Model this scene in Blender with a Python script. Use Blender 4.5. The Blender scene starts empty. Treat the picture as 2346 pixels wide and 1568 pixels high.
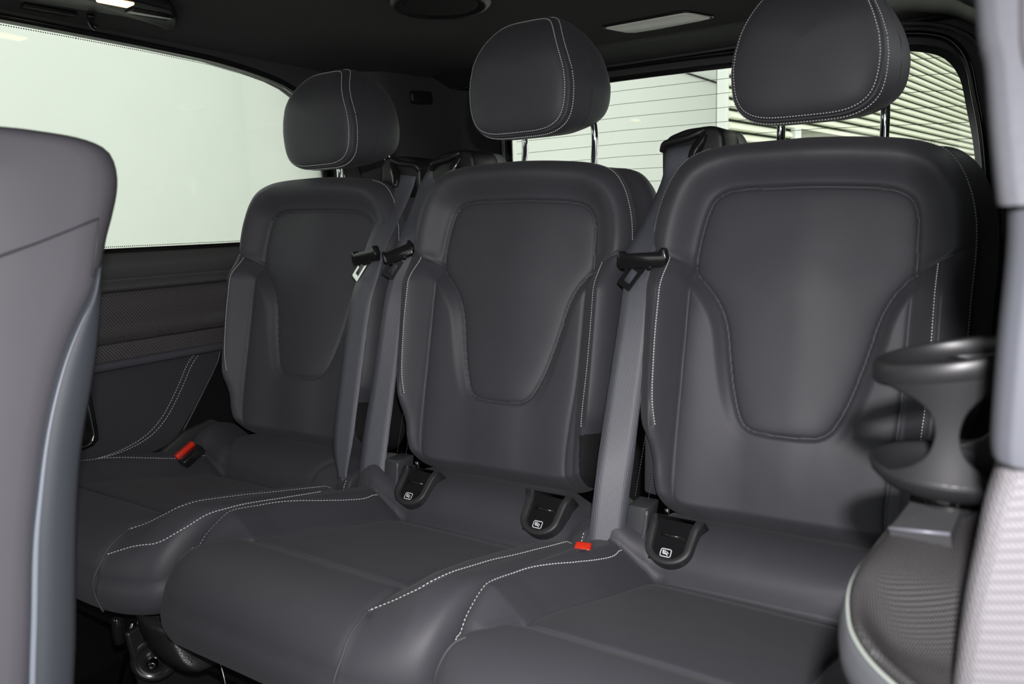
import bpy, bmesh, math, random
import numpy as np
from mathutils import Vector, Matrix
PI = math.pi
C = bpy.context.scene.collection
ZO = 0.80                      # seat reference plane above the cabin floor

# ------------------------------------------------------------------ camera, world, lights
CAM = Vector((0.38375, -1.08198, 0.07848))
yaw, pitch, roll = 0.57725, 0.15956, -0.03232
fw = Vector((-math.sin(yaw)*math.cos(pitch), math.cos(yaw)*math.cos(pitch), -math.sin(pitch)))
rt = Vector((math.cos(yaw), math.sin(yaw), 0)); up = rt.cross(fw)
r2 = math.cos(roll)*rt + math.sin(roll)*up; u2 = -math.sin(roll)*rt + math.cos(roll)*up
cd = bpy.data.cameras.new('camera'); cam = bpy.data.objects.new('camera', cd); C.objects.link(cam)
cam.matrix_world = Matrix(((r2.x, u2.x, -fw.x, CAM.x), (r2.y, u2.y, -fw.y, CAM.y), (r2.z, u2.z, -fw.z, CAM.z+ZO), (0, 0, 0, 1)))
cd.sensor_width = 23.5; cd.lens = 1731.6*23.5/2346; cd.clip_start = 0.02
cd.dof.use_dof = True; cd.dof.focus_distance = 1.42; cd.dof.aperture_fstop = 5.6
bpy.context.scene.camera = cam

w = bpy.data.worlds.new('world'); bpy.context.scene.world = w; w.use_nodes = True
bg = w.node_tree.nodes['Background']; bg.inputs[0].default_value = (0.86, 0.885, 0.875, 1); bg.inputs[1].default_value = 1.95

fl = bpy.data.lights.new('camera_flash', 'AREA'); fl.shape = 'RECTANGLE'; fl.size = 0.020; fl.size_y = 0.014
fl.energy = 5.9; fl.color = (1.0, 0.965, 0.98)
flo = bpy.data.objects.new('camera_flash', fl); C.objects.link(flo)
fpos = CAM + 0.018*r2 + 0.062*u2 - 0.02*fw
fl.spread = 2.1
aim = Vector((-0.02, -0.36, -0.46)) - fpos
flo.location = fpos + Vector((0, 0, ZO)); flo.rotation_euler = aim.to_track_quat('-Z', 'Y').to_euler()

vs = bpy.context.scene.view_settings
vs.view_transform = 'Standard'; vs.look = 'None'; vs.gamma = 1; vs.use_curve_mapping = False; vs.exposure = 0.0

# ------------------------------------------------------------------ materials
def mat(name, col, rough=0.5, metal=0.0, spec=0.5, bump=None, noise=None, coat=0, sheen=0, emit=None, alpha=None):
    m = bpy.data.materials.new(name); m.use_nodes = True
    nt = m.node_tree; b = nt.nodes['Principled BSDF']
    b.inputs['Base Color'].default_value = (*col, 1); b.inputs['Roughness'].default_value = rough
    b.inputs['Metallic'].default_value = metal; b.inputs['Specular IOR Level'].default_value = spec
    b.inputs['Coat Weight'].default_value = coat
    b.inputs['Sheen Weight'].default_value = sheen; b.inputs['Sheen Roughness'].default_value = 0.5
    if emit: b.inputs['Emission Color'].default_value = (*emit[0], 1); b.inputs['Emission Strength'].default_value = emit[1]
    tc = nt.nodes.new('ShaderNodeTexCoord')
    if noise:      # (scale, amount): subtle colour variation
        n = nt.nodes.new('ShaderNodeTexNoise'); n.inputs['Scale'].default_value = noise[0]; n.inputs['Detail'].default_value = 5
        nt.links.new(tc.outputs['Object'], n.inputs['Vector'])
        mr = nt.nodes.new('ShaderNodeMapRange'); mr.inputs[3].default_value = 1-noise[1]; mr.inputs[4].default_value = 1+noise[1]
        nt.links.new(n.outputs['Fac'], mr.inputs[0])
        mx = nt.nodes.new('ShaderNodeVectorMath'); mx.operation = 'SCALE'; mx.inputs[0].default_value = col
        nt.links.new(mr.outputs[0], mx.inputs['Scale']); nt.links.new(mx.outputs[0], b.inputs['Base Color'])
    if bump:       # (kind, scale, strength, distance)
        if bump[0] == 'noise':
            t = nt.nodes.new('ShaderNodeTexNoise'); t.inputs['Scale'].default_value = bump[1]; t.inputs['Detail'].default_value = 3; o = t.outputs['Fac']
        elif bump[0] == 'voronoi':
            t = nt.nodes.new('ShaderNodeTexVoronoi'); t.inputs['Scale'].default_value = bump[1]; o = t.outputs['Distance']
        nt.links.new(tc.outputs['Object'], t.inputs['Vector'])
        bp = nt.nodes.new('ShaderNodeBump'); bp.inputs['Strength'].default_value = bump[2]; bp.inputs['Distance'].default_value = bump[3]
        nt.links.new(o, bp.inputs['Height']); nt.links.new(bp.outputs[0], b.inputs['Normal'])
    return m

def weave(name, c0, c1, sc, rough=0.45, axes='YZ', bumpd=0.0004, spec=0.5, skew=0.35, coord='Object'):
    """two crossed sets of fine ribs: a technical weave"""
    m = mat(name, c0, rough, spec=spec); nt = m.node_tree; b = nt.nodes['Principled BSDF']
    tc = nt.nodes.new('ShaderNodeTexCoord'); sp = nt.nodes.new('ShaderNodeSeparateXYZ'); nt.links.new(tc.outputs[coord], sp.inputs[0])
    def mth(op, a, bb):
        n = nt.nodes.new('ShaderNodeMath'); n.operation = op
        for i, v in enumerate((a, bb)):
            if v is None: continue
            if isinstance(v, (int, float)): n.inputs[i].default_value = v
            else: nt.links.new(v, n.inputs[i])
        return n.outputs[0]
    A, B = sp.outputs[axes[0]], sp.outputs[axes[1]]
    p = mth('ADD', mth('MULTIPLY', A, sc[0]), mth('MULTIPLY', B, sc[0]*skew))
    q = mth('SUBTRACT', mth('MULTIPLY', B, sc[1]), mth('MULTIPLY', A, sc[1]*skew))
    sa = mth('SINE', p, None); sb = mth('SINE', q, None)
    h = mth('ADD', mth('MULTIPLY', sa, 0.5), mth('MULTIPLY', mth('MULTIPLY', sa, sb), 0.5))
    f = mth('ADD', mth('MULTIPLY', h, 0.5), 0.5)
    mx = nt.nodes.new('ShaderNodeMix'); mx.data_type = 'RGBA'; nt.links.new(f, mx.inputs[0])
    mx.inputs[6].default_value = (*c0, 1); mx.inputs[7].default_value = (*c1, 1)
    nt.links.new(mx.outputs[2], b.inputs['Base Color'])
    bp = nt.nodes.new('ShaderNodeBump'); bp.inputs['Strength'].default_value = 0.8; bp.inputs['Distance'].default_value = bumpd
    nt.links.new(h, bp.inputs['Height']); nt.links.new(bp.outputs[0], b.inputs['Normal'])
    return m

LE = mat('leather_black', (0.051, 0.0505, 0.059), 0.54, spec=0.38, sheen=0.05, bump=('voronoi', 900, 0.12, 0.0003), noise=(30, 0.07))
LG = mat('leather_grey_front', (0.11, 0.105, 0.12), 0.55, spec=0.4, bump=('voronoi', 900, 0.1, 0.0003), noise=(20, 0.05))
TH = mat('thread_light', (0.72, 0.72, 0.72), 0.7)
PL = mat('plastic_black', (0.011, 0.011, 0.012), 0.42, spec=0.36, bump=('noise', 900, 0.08, 0.0002))
PG = mat('plastic_gloss', (0.012, 0.012, 0.013), 0.16, spec=0.6)
PM = mat('plastic_matt_grey', (0.045, 0.047, 0.052), 0.5, bump=('noise', 1200, 0.12, 0.0002))
TR = mat('trim_soft_black', (0.036, 0.038, 0.037), 0.5, bump=('noise', 700, 0.15, 0.0003))
HL = mat('headliner_cloth', (0.065, 0.065, 0.066), 0.95, spec=0.1, bump=('noise', 700, 0.3, 0.0006), noise=(400, 0.25))
CH = mat('chrome', (0.85, 0.86, 0.88), 0.08, metal=1)
ST = mat('steel_tongue', (0.70, 0.71, 0.70), 0.25, metal=1)
SD = mat('steel_dark', (0.10, 0.10, 0.11), 0.3, metal=1)
SB = mat('black_painted_steel', (0.015, 0.015, 0.016), 0.2, spec=0.6)
RED = mat('buckle_red', (0.75, 0.035, 0.015), 0.35)
WH = mat('print_white', (0.75, 0.77, 0.80), 0.5)
CLB = mat('cloth_black', (0.016, 0.016, 0.017), 0.9, spec=0.2, bump=('voronoi', 1500, 0.5, 0.0004))
CVM = mat('cover_matt', (0.026, 0.026, 0.028), 0.5, bump=('noise', 900, 0.1, 0.0002))
SIL_ = mat('sill_lit', (0.085, 0.09, 0.086), 0.55, bump=('noise', 700, 0.15, 0.0003))  # lightened trim colour, stands in for window light on the sill
SAT = mat('satin_strip', (0.085, 0.085, 0.10), 0.4, spec=0.5)
PIL = mat('pillar_cloth', (0.058, 0.060, 0.069), 0.9, bump=('noise', 900, 0.3, 0.0005), noise=(200, 0.12))
PIL2 = mat('pillar_trim_light', (0.14, 0.135, 0.145), 0.8, noise=(100, 0.05))
PIL3 = mat('pillar_trim_low', (0.042, 0.045, 0.054), 0.7, noise=(100, 0.05))
WV = weave('weave_trim', (0.012, 0.011, 0.012), (0.170, 0.158, 0.162), (950, 1100), 0.42, 'YZ', skew=.8)
WVA = weave('weave_armrest', (0.007, 0.0065, 0.007), (0.024, 0.022, 0.0235), (4200, 2800), 0.5, 'XY', skew=0.25, bumpd=0.0008)
WVP = weave('weave_pillar', (0.07, 0.064, 0.067), (0.155, 0.152, 0.162), (3200, 1500), 0.6, 'XZ', skew=0.3, bumpd=0.0006)
WEB = weave('webbing', (0.022, 0.0235, 0.030), (0.12, 0.128, 0.155), (3000, 3600), 0.44, 'XZ', skew=0.0, bumpd=0.00022, spec=1.0)
CRP = mat('carpet_dark', (0.006, 0.006, 0.0065), 0.95, spec=0.1, bump=('noise', 900, 0.6, 0.002))
LENS = mat('lamp_lens_off', (0.90, 0.90, 0.84), 0.4, sheen=.3, noise=(20, 0.04))
GLOW = mat('lamp_lens_warm', (0.9, 0.6, 0.3), 0.4, emit=((1.0, 0.62, 0.28), 3.5))
WALLM = mat('hall_wall_white', (0.80, 0.825, 0.785), 0.8, noise=(1.2, 0.02))
SLM = mat('shutter_slat', (0.86, 0.88, 0.74), 0.45, noise=(3, 0.03))
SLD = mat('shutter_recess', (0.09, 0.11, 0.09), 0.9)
TARM = mat('hall_floor', (0.5, 0.5, 0.46), 0.8, noise=(2, 0.1))
GSH = mat('guide_shell_grey', (0.16, 0.18, 0.16), 0.6, bump=('noise', 1200, 0.3, 0.0003))
MESHM = mat('speaker_mesh', (0.05, 0.045, 0.04), 0.5, metal=0.5)
HTR = mat('heater_wire', (0.20, 0.17, 0.12), 0.6)

GLS = bpy.data.materials.new('tinted_glass'); GLS.use_nodes = True
nt = GLS.node_tree; nt.nodes.clear()
o_ = nt.nodes.new('ShaderNodeOutputMaterial'); mxs = nt.nodes.new('ShaderNodeMixShader')
tb = nt.nodes.new('ShaderNodeBsdfTransparent'); tb.inputs[0].default_value = (0.955, 0.975, 0.945, 1)
gb = nt.nodes.new('ShaderNodeBsdfGlossy'); gb.inputs['Roughness'].default_value = 0.02
fr_ = nt.nodes.new('ShaderNodeFresnel'); fr_.inputs[0].default_value = 1.45
nt.links.new(fr_.outputs[0], mxs.inputs[0]); nt.links.new(tb.outputs[0], mxs.inputs[1]); nt.links.new(gb.outputs[0], mxs.inputs[2]); nt.links.new(mxs.outputs[0], o_.inputs[0])

# ------------------------------------------------------------------ object helpers
ORG = {}
def thing(name, label, cat, loc, group=None, kind=None):
    o = bpy.data.objects.new(name, None); C.objects.link(o); o.empty_display_size = 0.05
    o.location = (loc[0], loc[1], loc[2]+ZO); ORG[o.name] = Vector(loc)
    if kind: o['kind'] = kind
    if label: o['label'] = label
    if cat: o['category'] = cat
    if group: o['group'] = group
    return o
def root_org(p):
    while p.parent: p = p.parent
    return ORG[p.name]
def mobj(name, V, F, m, parent=None, label=None, smooth=True, normals=None, kind=None, loc=None, cat=None, group=None):
    """V in cabin coordinates; stored relative to the thing's origin"""
    V = np.asarray(V, float)
    org = np.array(root_org(parent)) if parent else np.array(loc if loc is not None else (V.min(0)+V.max(0))/2*np.array([1, 1, 0])+np.array([0, 0, V[:, 2].min()]))
    me = bpy.data.meshes.new(name); me.from_pydata((V-org).tolist(), [], [tuple(f) for f in F])
    me.materials.append(m); me.polygons.foreach_set('use_smooth', [smooth]*len(me.polygons)); me.update()
    if normals is not None: me.normals_split_custom_set_from_vertices([tuple(n) for n in normals])
    o = bpy.data.objects.new(name, me); C.objects.link(o)
    if parent: o.parent = parent
    else: o.location = (org[0], org[1], org[2]+ZO); ORG[o.name] = Vector(org)
    if label: o['label'] = label
    if kind: o['kind'] = kind
    if cat: o['category'] = cat
    if group: o['group'] = group
    return o
def merge(*parts):
    V, F, n = [], [], 0
    for v, f in parts:
        V += [tuple(p) for p in v]; F += [tuple(i+n for i in q) for q in f]; n += len(v)
    return V, F
def box(c, s, rot=None, bev=0.0, seg=2):
    bm = bmesh.new(); bmesh.ops.create_cube(bm, size=1); bmesh.ops.scale(bm, vec=s, verts=bm.verts)
    if bev: bmesh.ops.bevel(bm, geom=bm.edges[:], offset=bev, segments=seg, profile=0.5, affect='EDGES')
    if rot is not None: bmesh.ops.transform(bm, matrix=rot.to_4x4(), verts=bm.verts)
    bmesh.ops.translate(bm, vec=c, verts=bm.verts); return bmout(bm)
def bmout(bm):
    bm.verts.index_update(); V = [tuple(v.co) for v in bm.verts]; F = [[v.index for v in f.verts] for f in bm.faces]; bm.free(); return V, F
def tube(pts, r, n=10, caps=True):
    pts = [Vector(p) for p in pts]; V, F = [], []
    rr = r if isinstance(r, (list, tuple)) else [r]*len(pts)
    T0 = (pts[1]-pts[0]).normalized(); a = Vector((0, 0, 1)) if abs(T0.z) < .9 else Vector((1, 0, 0)); N = T0.cross(a).normalized()
    for i, p in enumerate(pts):
        T = (pts[min(i+1, len(pts)-1)]-pts[max(i-1, 0)]).normalized(); N = (N-T*N.dot(T)).normalized(); B = T.cross(N)
        for k in range(n):
            t = 2*PI*k/n; V.append(tuple(p+rr[i]*(math.cos(t)*N+math.sin(t)*B)))
    for i in range(len(pts)-1):
        for k in range(n): F.append((i*n+k, i*n+(k+1) % n, (i+1)*n+(k+1) % n, (i+1)*n+k))
    if caps: F.append(tuple(range(n-1, -1, -1))); F.append(tuple((len(pts)-1)*n+k for k in range(n)))
    return V, F
def cyl(c, axis, r, h, n=24, bev=0):
    ax = Vector(axis).normalized(); c = Vector(c)
    prof = [(0, 0), (r-bev, 0), (r, bev), (r, h-bev), (r-bev, h), (0, h)] if bev else [(0, 0), (r, 0), (r, h), (0, h)]
    return lathe(c, ax, prof, n)
def lathe(c, ax, prof, n=32):
    a = Vector((0, 0, 1)) if abs(ax.z) < .9 else Vector((1, 0, 0)); N = ax.cross(a).normalized(); B = ax.cross(N)
    V, F = [], []
    for r, h in prof:
        for k in range(n):
            t = 2*PI*k/n; V.append(tuple(c+ax*h+r*(math.cos(t)*N+math.sin(t)*B)))
    for i in range(len(prof)-1):
        for k in range(n): F.append((i*n+k, (i+1)*n+k, (i+1)*n+(k+1) % n, i*n+(k+1) % n))
    return V, F
def prism(poly, axis, a0, a1, bev=0.0, seg=3):
    """poly: 2D points in the plane normal to axis ('x': (y,z), 'y': (x,z), 'z': (x,y))"""
    bm = bmesh.new()
    def P(p, a): return {'x': (a, p[0], p[1]), 'y': (p[0], a, p[1]), 'z': (p[0], p[1], a)}[axis]
    v = [bm.verts.new(P(p, a0)) for p in poly]; f = bm.faces.new(v)
    r = bmesh.ops.extrude_face_region(bm, geom=[f]); nv = [g for g in r['geom'] if isinstance(g, bmesh.types.BMVert)]
    d = {'x': (a1-a0, 0, 0), 'y': (0, a1-a0, 0), 'z': (0, 0, a1-a0)}[axis]; bmesh.ops.translate(bm, vec=d, verts=nv)
    bmesh.ops.recalc_face_normals(bm, faces=bm.faces)
    if bev: bmesh.ops.bevel(bm, geom=bm.edges[:], offset=bev, segments=seg, profile=0.5, affect='EDGES', clamp_overlap=True)
    return bmout(bm)
def catmull(P, n=12, closed=False):
    P = np.asarray(P, float); K = len(P); out = []
    rng = range(K) if closed else range(K-1)
    for i in rng:
        p0 = P[(i-1) % K] if (closed or i > 0) else 2*P[0]-P[1]; p1 = P[i]; p2 = P[(i+1) % K]
        p3 = P[(i+2) % K] if (closed or i+2 < K) else 2*P[-1]-P[-2]
        for j in range(n):
            t = j/n; out.append(.5*((2*p1)+(-p0+p2)*t+(2*p0-5*p1+4*p2-p3)*t*t+(-p0+3*p1-3*p2+p3)*t**3))
    if not closed: out.append(P[-1])
    return np.array(out)
def resample(P, n, closed=False):
    P = np.asarray(P, float)
    if closed: P = np.vstack([P, P[:1]])
    d = np.r_[0, np.cumsum(np.linalg.norm(np.diff(P, axis=0), axis=1))]
    t = np.linspace(0, d[-1], n+1 if closed else n)
    out = np.stack([np.interp(t, d, P[:, k]) for k in range(P.shape[1])], 1)
    return out[:-1] if closed else out
def dist(Q, L):
    """distance of points Q (N,2) to polyline L"""
    Q = np.asarray(Q, float); L = np.asarray(L, float); best = np.full(len(Q), 9.)
    for a, b in zip(L[:-1], L[1:]):
        ab = b-a; l2 = ab@ab+1e-14; t = np.clip(((Q-a)@ab)/l2, 0, 1); d = Q-(a+t[:, None]*ab)
        best = np.minimum(best, np.einsum('ij,ij->i', d, d))
    return np.sqrt(best) if best.max() <= 81 else best
def dist(Q, L):
    Q = np.asarray(Q, float); L = np.asarray(L, float); best = np.full(len(Q), 1e3)
    for a, b in zip(L[:-1], L[1:]):
        ab = b-a; l2 = ab@ab+1e-14; t = np.clip(((Q-a)@ab)/l2, 0, 1); d = Q-(a+t[:, None]*ab)
        best = np.minimum(best, d[:, 0]**2+d[:, 1]**2)
    return np.sqrt(best)
def inside(Q, L):
    x, y = Q[:, 0], Q[:, 1]; r = np.zeros(len(Q), bool); n = len(L)
    for i in range(n):
        x1, y1 = L[i]; x2, y2 = L[(i+1) % n]
        if y1 == y2: continue
        c = ((y1 > y) != (y2 > y)) & (x < (x2-x1)*(y-y1)/(y2-y1)+x1); r ^= c
    return r
def sst(x): x = np.clip(x, 0, 1); return x*x*(3-2*x)
def clus(n, k=0.45):
    s = np.linspace(-1, 1, n); return (1-k)*s+k*np.sin(s*PI/2)
def coons(B, R, T, L, nu, nv):
    """B,T left->right, L,R bottom->top polylines; returns grid (nv,nu,2)"""
    s = (clus(nu)+1)/2; t = (clus(nv)+1)/2
    def ev(P, q):
        d = np.r_[0, np.cumsum(np.linalg.norm(np.diff(P, axis=0), axis=1))]; d /= d[-1]
        return np.stack([np.interp(q, d, P[:, k]) for k in (0, 1)], 1)
    b, tt, l, r = ev(B, s), ev(T, s), ev(L, t), ev(R, t)
    S, Tt = s[None, :, None], t[:, None, None]
    return (1-Tt)*b[None]+Tt*tt[None]+(1-S)*l[:, None]+S*r[:, None]-((1-S)*(1-Tt)*b[0]+S*(1-Tt)*b[-1]+(1-S)*Tt*tt[0]+S*Tt*tt[-1])
def dashes(path, nrm, L=0.0028, gap=0.0012, w=0.00075, lift=0.0004):
    """thread: small tapered stitches along a 3D path lying on a surface"""
    path = np.asarray(path, float); nrm = np.asarray(nrm, float)
    d = np.r_[0, np.cumsum(np.linalg.norm(np.diff(path, axis=0), axis=1))]; V, F = [], []
    def at(s): return np.array([np.interp(s, d, path[:, k]) for k in range(3)]), np.array([np.interp(s, d, nrm[:, k]) for k in range(3)])
    s = 0
    while s+L < d[-1]:
        a, na = at(s); b, nb = at(s+L); T = b-a; T /= np.linalg.norm(T)+1e-9; n = (na+nb); n /= np.linalg.norm(n)+1e-9; B = np.cross(T, n)
        c = (a+b)/2+n*lift; o = len(V); e = 0.35*(b-a)
        V += [a+n*lift*.2, c-e+B*w, c-e+n*w, c-e-B*w, c+e+B*w, c+e+n*w, c+e-B*w, b+n*lift*.2]
        F += [(o, o+1, o+2), (o, o+2, o+3), (o+1, o+4, o+5, o+2), (o+2, o+5, o+6, o+3), (o+4, o+7, o+5), (o+5, o+7, o+6)]
        s += L+gap
    return V, F
def gridfaces(nv, nu):
    i = np.arange(nv-1)[:, None]*nu+np.arange(nu-1)[None]; i = i.ravel(); return np.stack([i, i+1, i+nu+1, i+nu], 1)

def split_parts(V, F, cls, names, parent_of, root, mats, seamlabels=None):
    """full smooth surface cut into parts by face class; shading normals shared so no seam shows"""
    me = bpy.data.meshes.new('tmp'); me.from_pydata(V.tolist(), [], F.tolist()); me.update()
    N = np.empty(len(V)*3, np.float32); me.vertex_normals.foreach_get('vector', N); N = N.reshape(-1, 3); bpy.data.meshes.remove(me)
    out = {}
    for k, nm in names.items():
        f = F[cls == k]
        if not len(f): continue
        ids, inv = np.unique(f, return_inverse=True); f2 = inv.reshape(f.shape)
        out[k] = mobj(nm, V[ids], f2.tolist(), mats.get(k, LE), out.get(parent_of.get(k), root), normals=N[ids])
    return out, N

# ------------------------------------------------------------------ bench seat: backrest
PITCH = 0.47; SX = 0.145                      # seat spacing, right seat centre
RC = math.atan(0.2)
def bk(u, v, h):
    return np.stack([u, 0.008+v*math.sin(RC)-h*math.cos(RC), v*math.cos(RC)+h*math.sin(RC)], -1)
P_TOP = [(-.142, 0), (-.138, .03), (-.134, .055), (-.128, .08), (-.12, .098), (-.104, .110), (-.08, .1145), (-.02, .115), (.04, .1145), (.09, .1125), (.114, .109), (.13, .101), (.14, .088), (.1445, .068), (.146, .03), (.146, -.004)]
P_LOW = [(.146, -.004), (.136, -.014), (.12, -.037), (.108, -.066), (.1, -.1), (.09, -.14), (.079, -.178), (.069, -.203), (.060, -.219), (.047, -.229), (.03, -.232), (0, -.2325), (-.03, -.2315), (-.047, -.227), (-.058, -.216), (-.066, -.195), (-.074, -.166), (-.081, -.129), (-.087, -.091), (-.095, -.066), (-.107, -.045), (-.122, -.027), (-.136, -.012), (-.142, 0)]
PT = catmull(P_TOP, 5); PLW = catmull(P_LOW, 5); PANEL = np.vstack([PT, PLW[1:-1]]); PANELC = np.vstack([PANEL, PANEL[:1]])
BSL = catmull([(-.142, 0), (-.142, -.07), (-.143, -.12), (-.144, -.19), (-.145, -.25), (-.145, -.32), (-.136, -.352), (-.115, -.38)], 5)
BSR = catmull([(.146, -.004), (.143, -.05), (.142, -.1), (.140, -.19), (.134, -.26), (.131, -.32), (.137, -.355), (.152, -.385)], 5)
SML = catmull([(-.142, 0), (-.155, .007), (-.173, .014), (-.195, .023), (-.216, .036)], 5)
SMR = catmull([(.146, -.004), (.158, .003), (.173, .012), (.195, .025), (.216, .038)], 5)
STL = catmull([(-.171, .012), (-.172, -.05), (-.173, -.1), (-.172, -.16), (-.170, -.2), (-.165, -.235)], 8)
STR = catmull([(.171, .009), (.171, -.05), (.171, -.1), (.170, -.16), (.168, -.2), (.164, -.258)], 8)
HALF = [(0, -.378), (.08, -.379), (.125, -.377), (.152, -.367), (.168, -.347), (.1755, -.315), (.1785, -.285), (.186, -.260), (.2, -.236), (.2065, -.20), (.209, -.1), (.210, -.03), (.2115, .03), (.209, .07), (.2015, .105), (.188, .138), (.166, .164), (.13, .178), (.08, .183), (0, .185)]
HL_ = catmull(HALF, 6)
OUTL = np.vstack([HL_, (HL_[::-1]*[-1, 1])[1:-1]])                 # closed, counter-clockwise from bottom centre
OUTC = np.vstack([OUTL, OUTL[:1]])
BOXD = np.vstack([[(-.142, -.6)], PT, [(.146, -.6)]])
def Hb(Q, groove=True):
    u, v = Q[:, 0], Q[:, 1]
    wl = sst((.03-v)/.07)
    d0 = dist(Q, BOXD); d0[inside(Q, np.vstack([BOXD]))] = 0
    dp = dist(Q, PANELC); inp = inside(Q, PANEL); low = v < 0
    h = (1-wl)*.036*sst(d0/.052)+wl*((.040-.008*sst(u/.1))*(.35*sst((d0+.004)/.036)+.65*np.clip((d0+.002)/.034, 0, 1)))
    h += np.where(inp, 0, 1)*wl*.018*sst((np.abs(u)-.045)/.10)*sst(dp/.02)
    h += .012*np.exp(-((v+.27)/.11)**2)*np.exp(-(u/.13)**2)+.006*np.exp(-((v-.0)/.08)**2)*np.exp(-(u/.09)**2)
    h -= .04*u+.020*sst(u/.16)
    h += .00012*np.sin(u*71+1.1*np.sin(v*43))*np.sin(v*57+u*25)
    if groove:
        h -= .0036*np.exp(-(dp/.0024)**2)+np.where(inp, .0046, np.where(low, .0014, .0))*np.exp(-dp/.010)
        for L in (BSL, BSR): d = dist(Q, L); h -= .0016*np.exp(-(d/.0022)**2)+.0028*np.exp(-d/.010)
        for L in (SML, SMR): d = dist(Q, L); h -= .0035*np.exp(-(d/.0022)**2)+.0020*np.exp(-d/.007)
        for L in (STL, STR): d = dist(Q, L+np.array([.0035*np.sign(L[0, 0]), 0])); h -= .0014*np.exp(-(d/.0016)**2)
        jl = np.hypot(u+.15, v+.045); h -= .0022*np.exp(-(jl/.02)**2)
    d = dist(Q, OUTC)
    wb = sst((-.33-v)/.035); wi = sst((-.215-v)/.04)*(1-wb)
    a = .052+.020*wl; ww = (.062-.022*wl-.010*wi)*(1-wb)+.050*wb
    x = np.clip(1-d/ww, 0, 1)
    h -= a*(1-np.sqrt(np.maximum(1-x*x, 0)))
    return h
def backrest(root):
    n = len(OUTL)
    def idx(pt): return int(np.argmin(np.hypot(OUTL[:, 0]-pt[0], OUTL[:, 1]-pt[1])))
    br, tr_, tl, bl = idx((.152, -.364)), idx((.178, .152)), idx((-.178, .152)), idx((-.152, -.364))
    R = OUTL[br:tr_+1]; T = OUTL[tr_:tl+1][::-1]; L = OUTL[tl:bl+1][::-1]; B = np.vstack([OUTL[bl:], OUTL[:br+1]])
    nu, nv = 214, 270
    G = coons(B, R, T, L, nu, nv).reshape(-1, 2)
    h = Hb(G); V = bk(G[:, 0], G[:, 1], h); F = gridfaces(nv, nu)
    # rim: from the outline loop backwards
    i = np.arange(nv*nu).reshape(nv, nu)
    loop = np.concatenate([i[0, :-1], i[:-1, -1], i[-1, :0:-1], i[:0:-1, 0]])
    LP = G[loop]; he = h[loop]; K = len(loop)
    tan = np.roll(LP, -1, 0)-np.roll(LP, 1, 0); nn = np.stack([tan[:, 1], -tan[:, 0]], 1); nn /= np.linalg.norm(nn, axis=1)[:, None]
    wgt = sst((np.abs(LP[:, 0])-.12)/.07)*sst((LP[:, 1]+.26)/.12)
    rings = [(.10, .0, .10), (.25, .012, .25), (.42, .020, .4), (.60, .023, .6), (.78, .020, .8), (.92, .010, .93), (1.0, -.004, 1.0)]
    Vs, Fs, cl = [V], [F], []
    Q = G[F].mean(1)
    cls = np.zeros(len(F), int)                       # 0 upper frame
    low = Q[:, 1] < np.interp(Q[:, 0], np.r_[SML[::-1, 0], SMR[:, 0]], np.r_[SML[::-1, 1], SMR[:, 1]])
    cls[low] = 2                                      # lower centre cover
    xl = np.interp(-Q[:, 1], -BSL[:, 1], BSL[:, 0]); xr = np.interp(-Q[:, 1], -BSR[:, 1], BSR[:, 0])
    cls[low & (Q[:, 0] < xl)] = 3; cls[low & (Q[:, 0] > xr)] = 4
    sl = np.interp(-Q[:, 1], -STL[:, 1], STL[:, 0]); sr = np.interp(-Q[:, 1], -STR[:, 1], STR[:, 0])
    cls[low & (Q[:, 1] > -.24) & (Q[:, 0] < sl-.0035)] = 5; cls[low & (Q[:, 1] > -.258) & (Q[:, 0] > sr+.0035)] = 6
    cls[low & (Q[:, 1] < -.262-.25*(.19-Q[:, 0])) & (Q[:, 0] > .159)] = 8
    cls[inside(Q, PANEL)] = 1
    prev = loop; base = len(V)
    for (t, off, _) in rings:
        P = LP+nn*(off*wgt)[:, None]; hk = he+(-.135-he)*t
        Vs.append(bk(P[:, 0], P[:, 1], hk)); cur = base+np.arange(K); base += K
        Fs.append(np.stack([prev, cur, np.roll(cur, -1), np.roll(prev, -1)], 1)); prev = cur
        vm = LP[:, 1]; c = np.where((vm < -.225) & (np.abs(LP[:, 0]) > .14), np.where(LP[:, 0] > 0, 8, 9), 7); cl.append(c)
    V = np.vstack(Vs); F = np.vstack(Fs); cls = np.concatenate([cls]+cl)
    names = {0: 'backrest', 1: 'inset_panel', 2: 'lower_cover', 3: 'bolster', 4: 'bolster', 5: 'side_panel', 6: 'side_panel', 7: 'back_cover', 8: 'side_mesh', 9: 'side_mesh'}
    out, N = split_parts(V, F, cls, names, {k: 0 for k in range(1, 10)}, root, {8: CLB, 9: CLB})
    # closing plate of the back
    ring = bk(LP[:, 0]*.98, LP[:, 1]*.98, np.full(K, -.135)); cen = ring.mean(0)
    mobj('back_board', np.vstack([ring, [cen]]), [(k, K, (k+1) % K) for k in range(K)], PL, out[0])
    def onsurf(L2, n=None):
        L2 = resample(L2, n or max(20, int(len(L2)*3))); e = 1e-3
        p = lambda q: bk(q[:, 0], q[:, 1], Hb(q, False))
        P = p(L2); nu_ = np.cross(p(L2+[e, 0])-P, p(L2+[0, e])-P); nu_ /= np.linalg.norm(nu_, axis=1)[:, None]
        return P, nu_
    def stitch(name, L2, par=None):
        P, n_ = onsurf(np.asarray(L2)); 
        if n_[:, 1].mean() > 0: n_ = -n_
        V_, F_ = dashes(P, n_, lift=.0006); return mobj(name, V_, F_, TH, par or out[0], kind='stuff')
    stitch('stitching', STL); stitch('stitching', STR)
    # edge stitches run along the outline, a few millimetres in
    k0, k1 = idx((.2, -.2)), idx((.13, .178))
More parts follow.
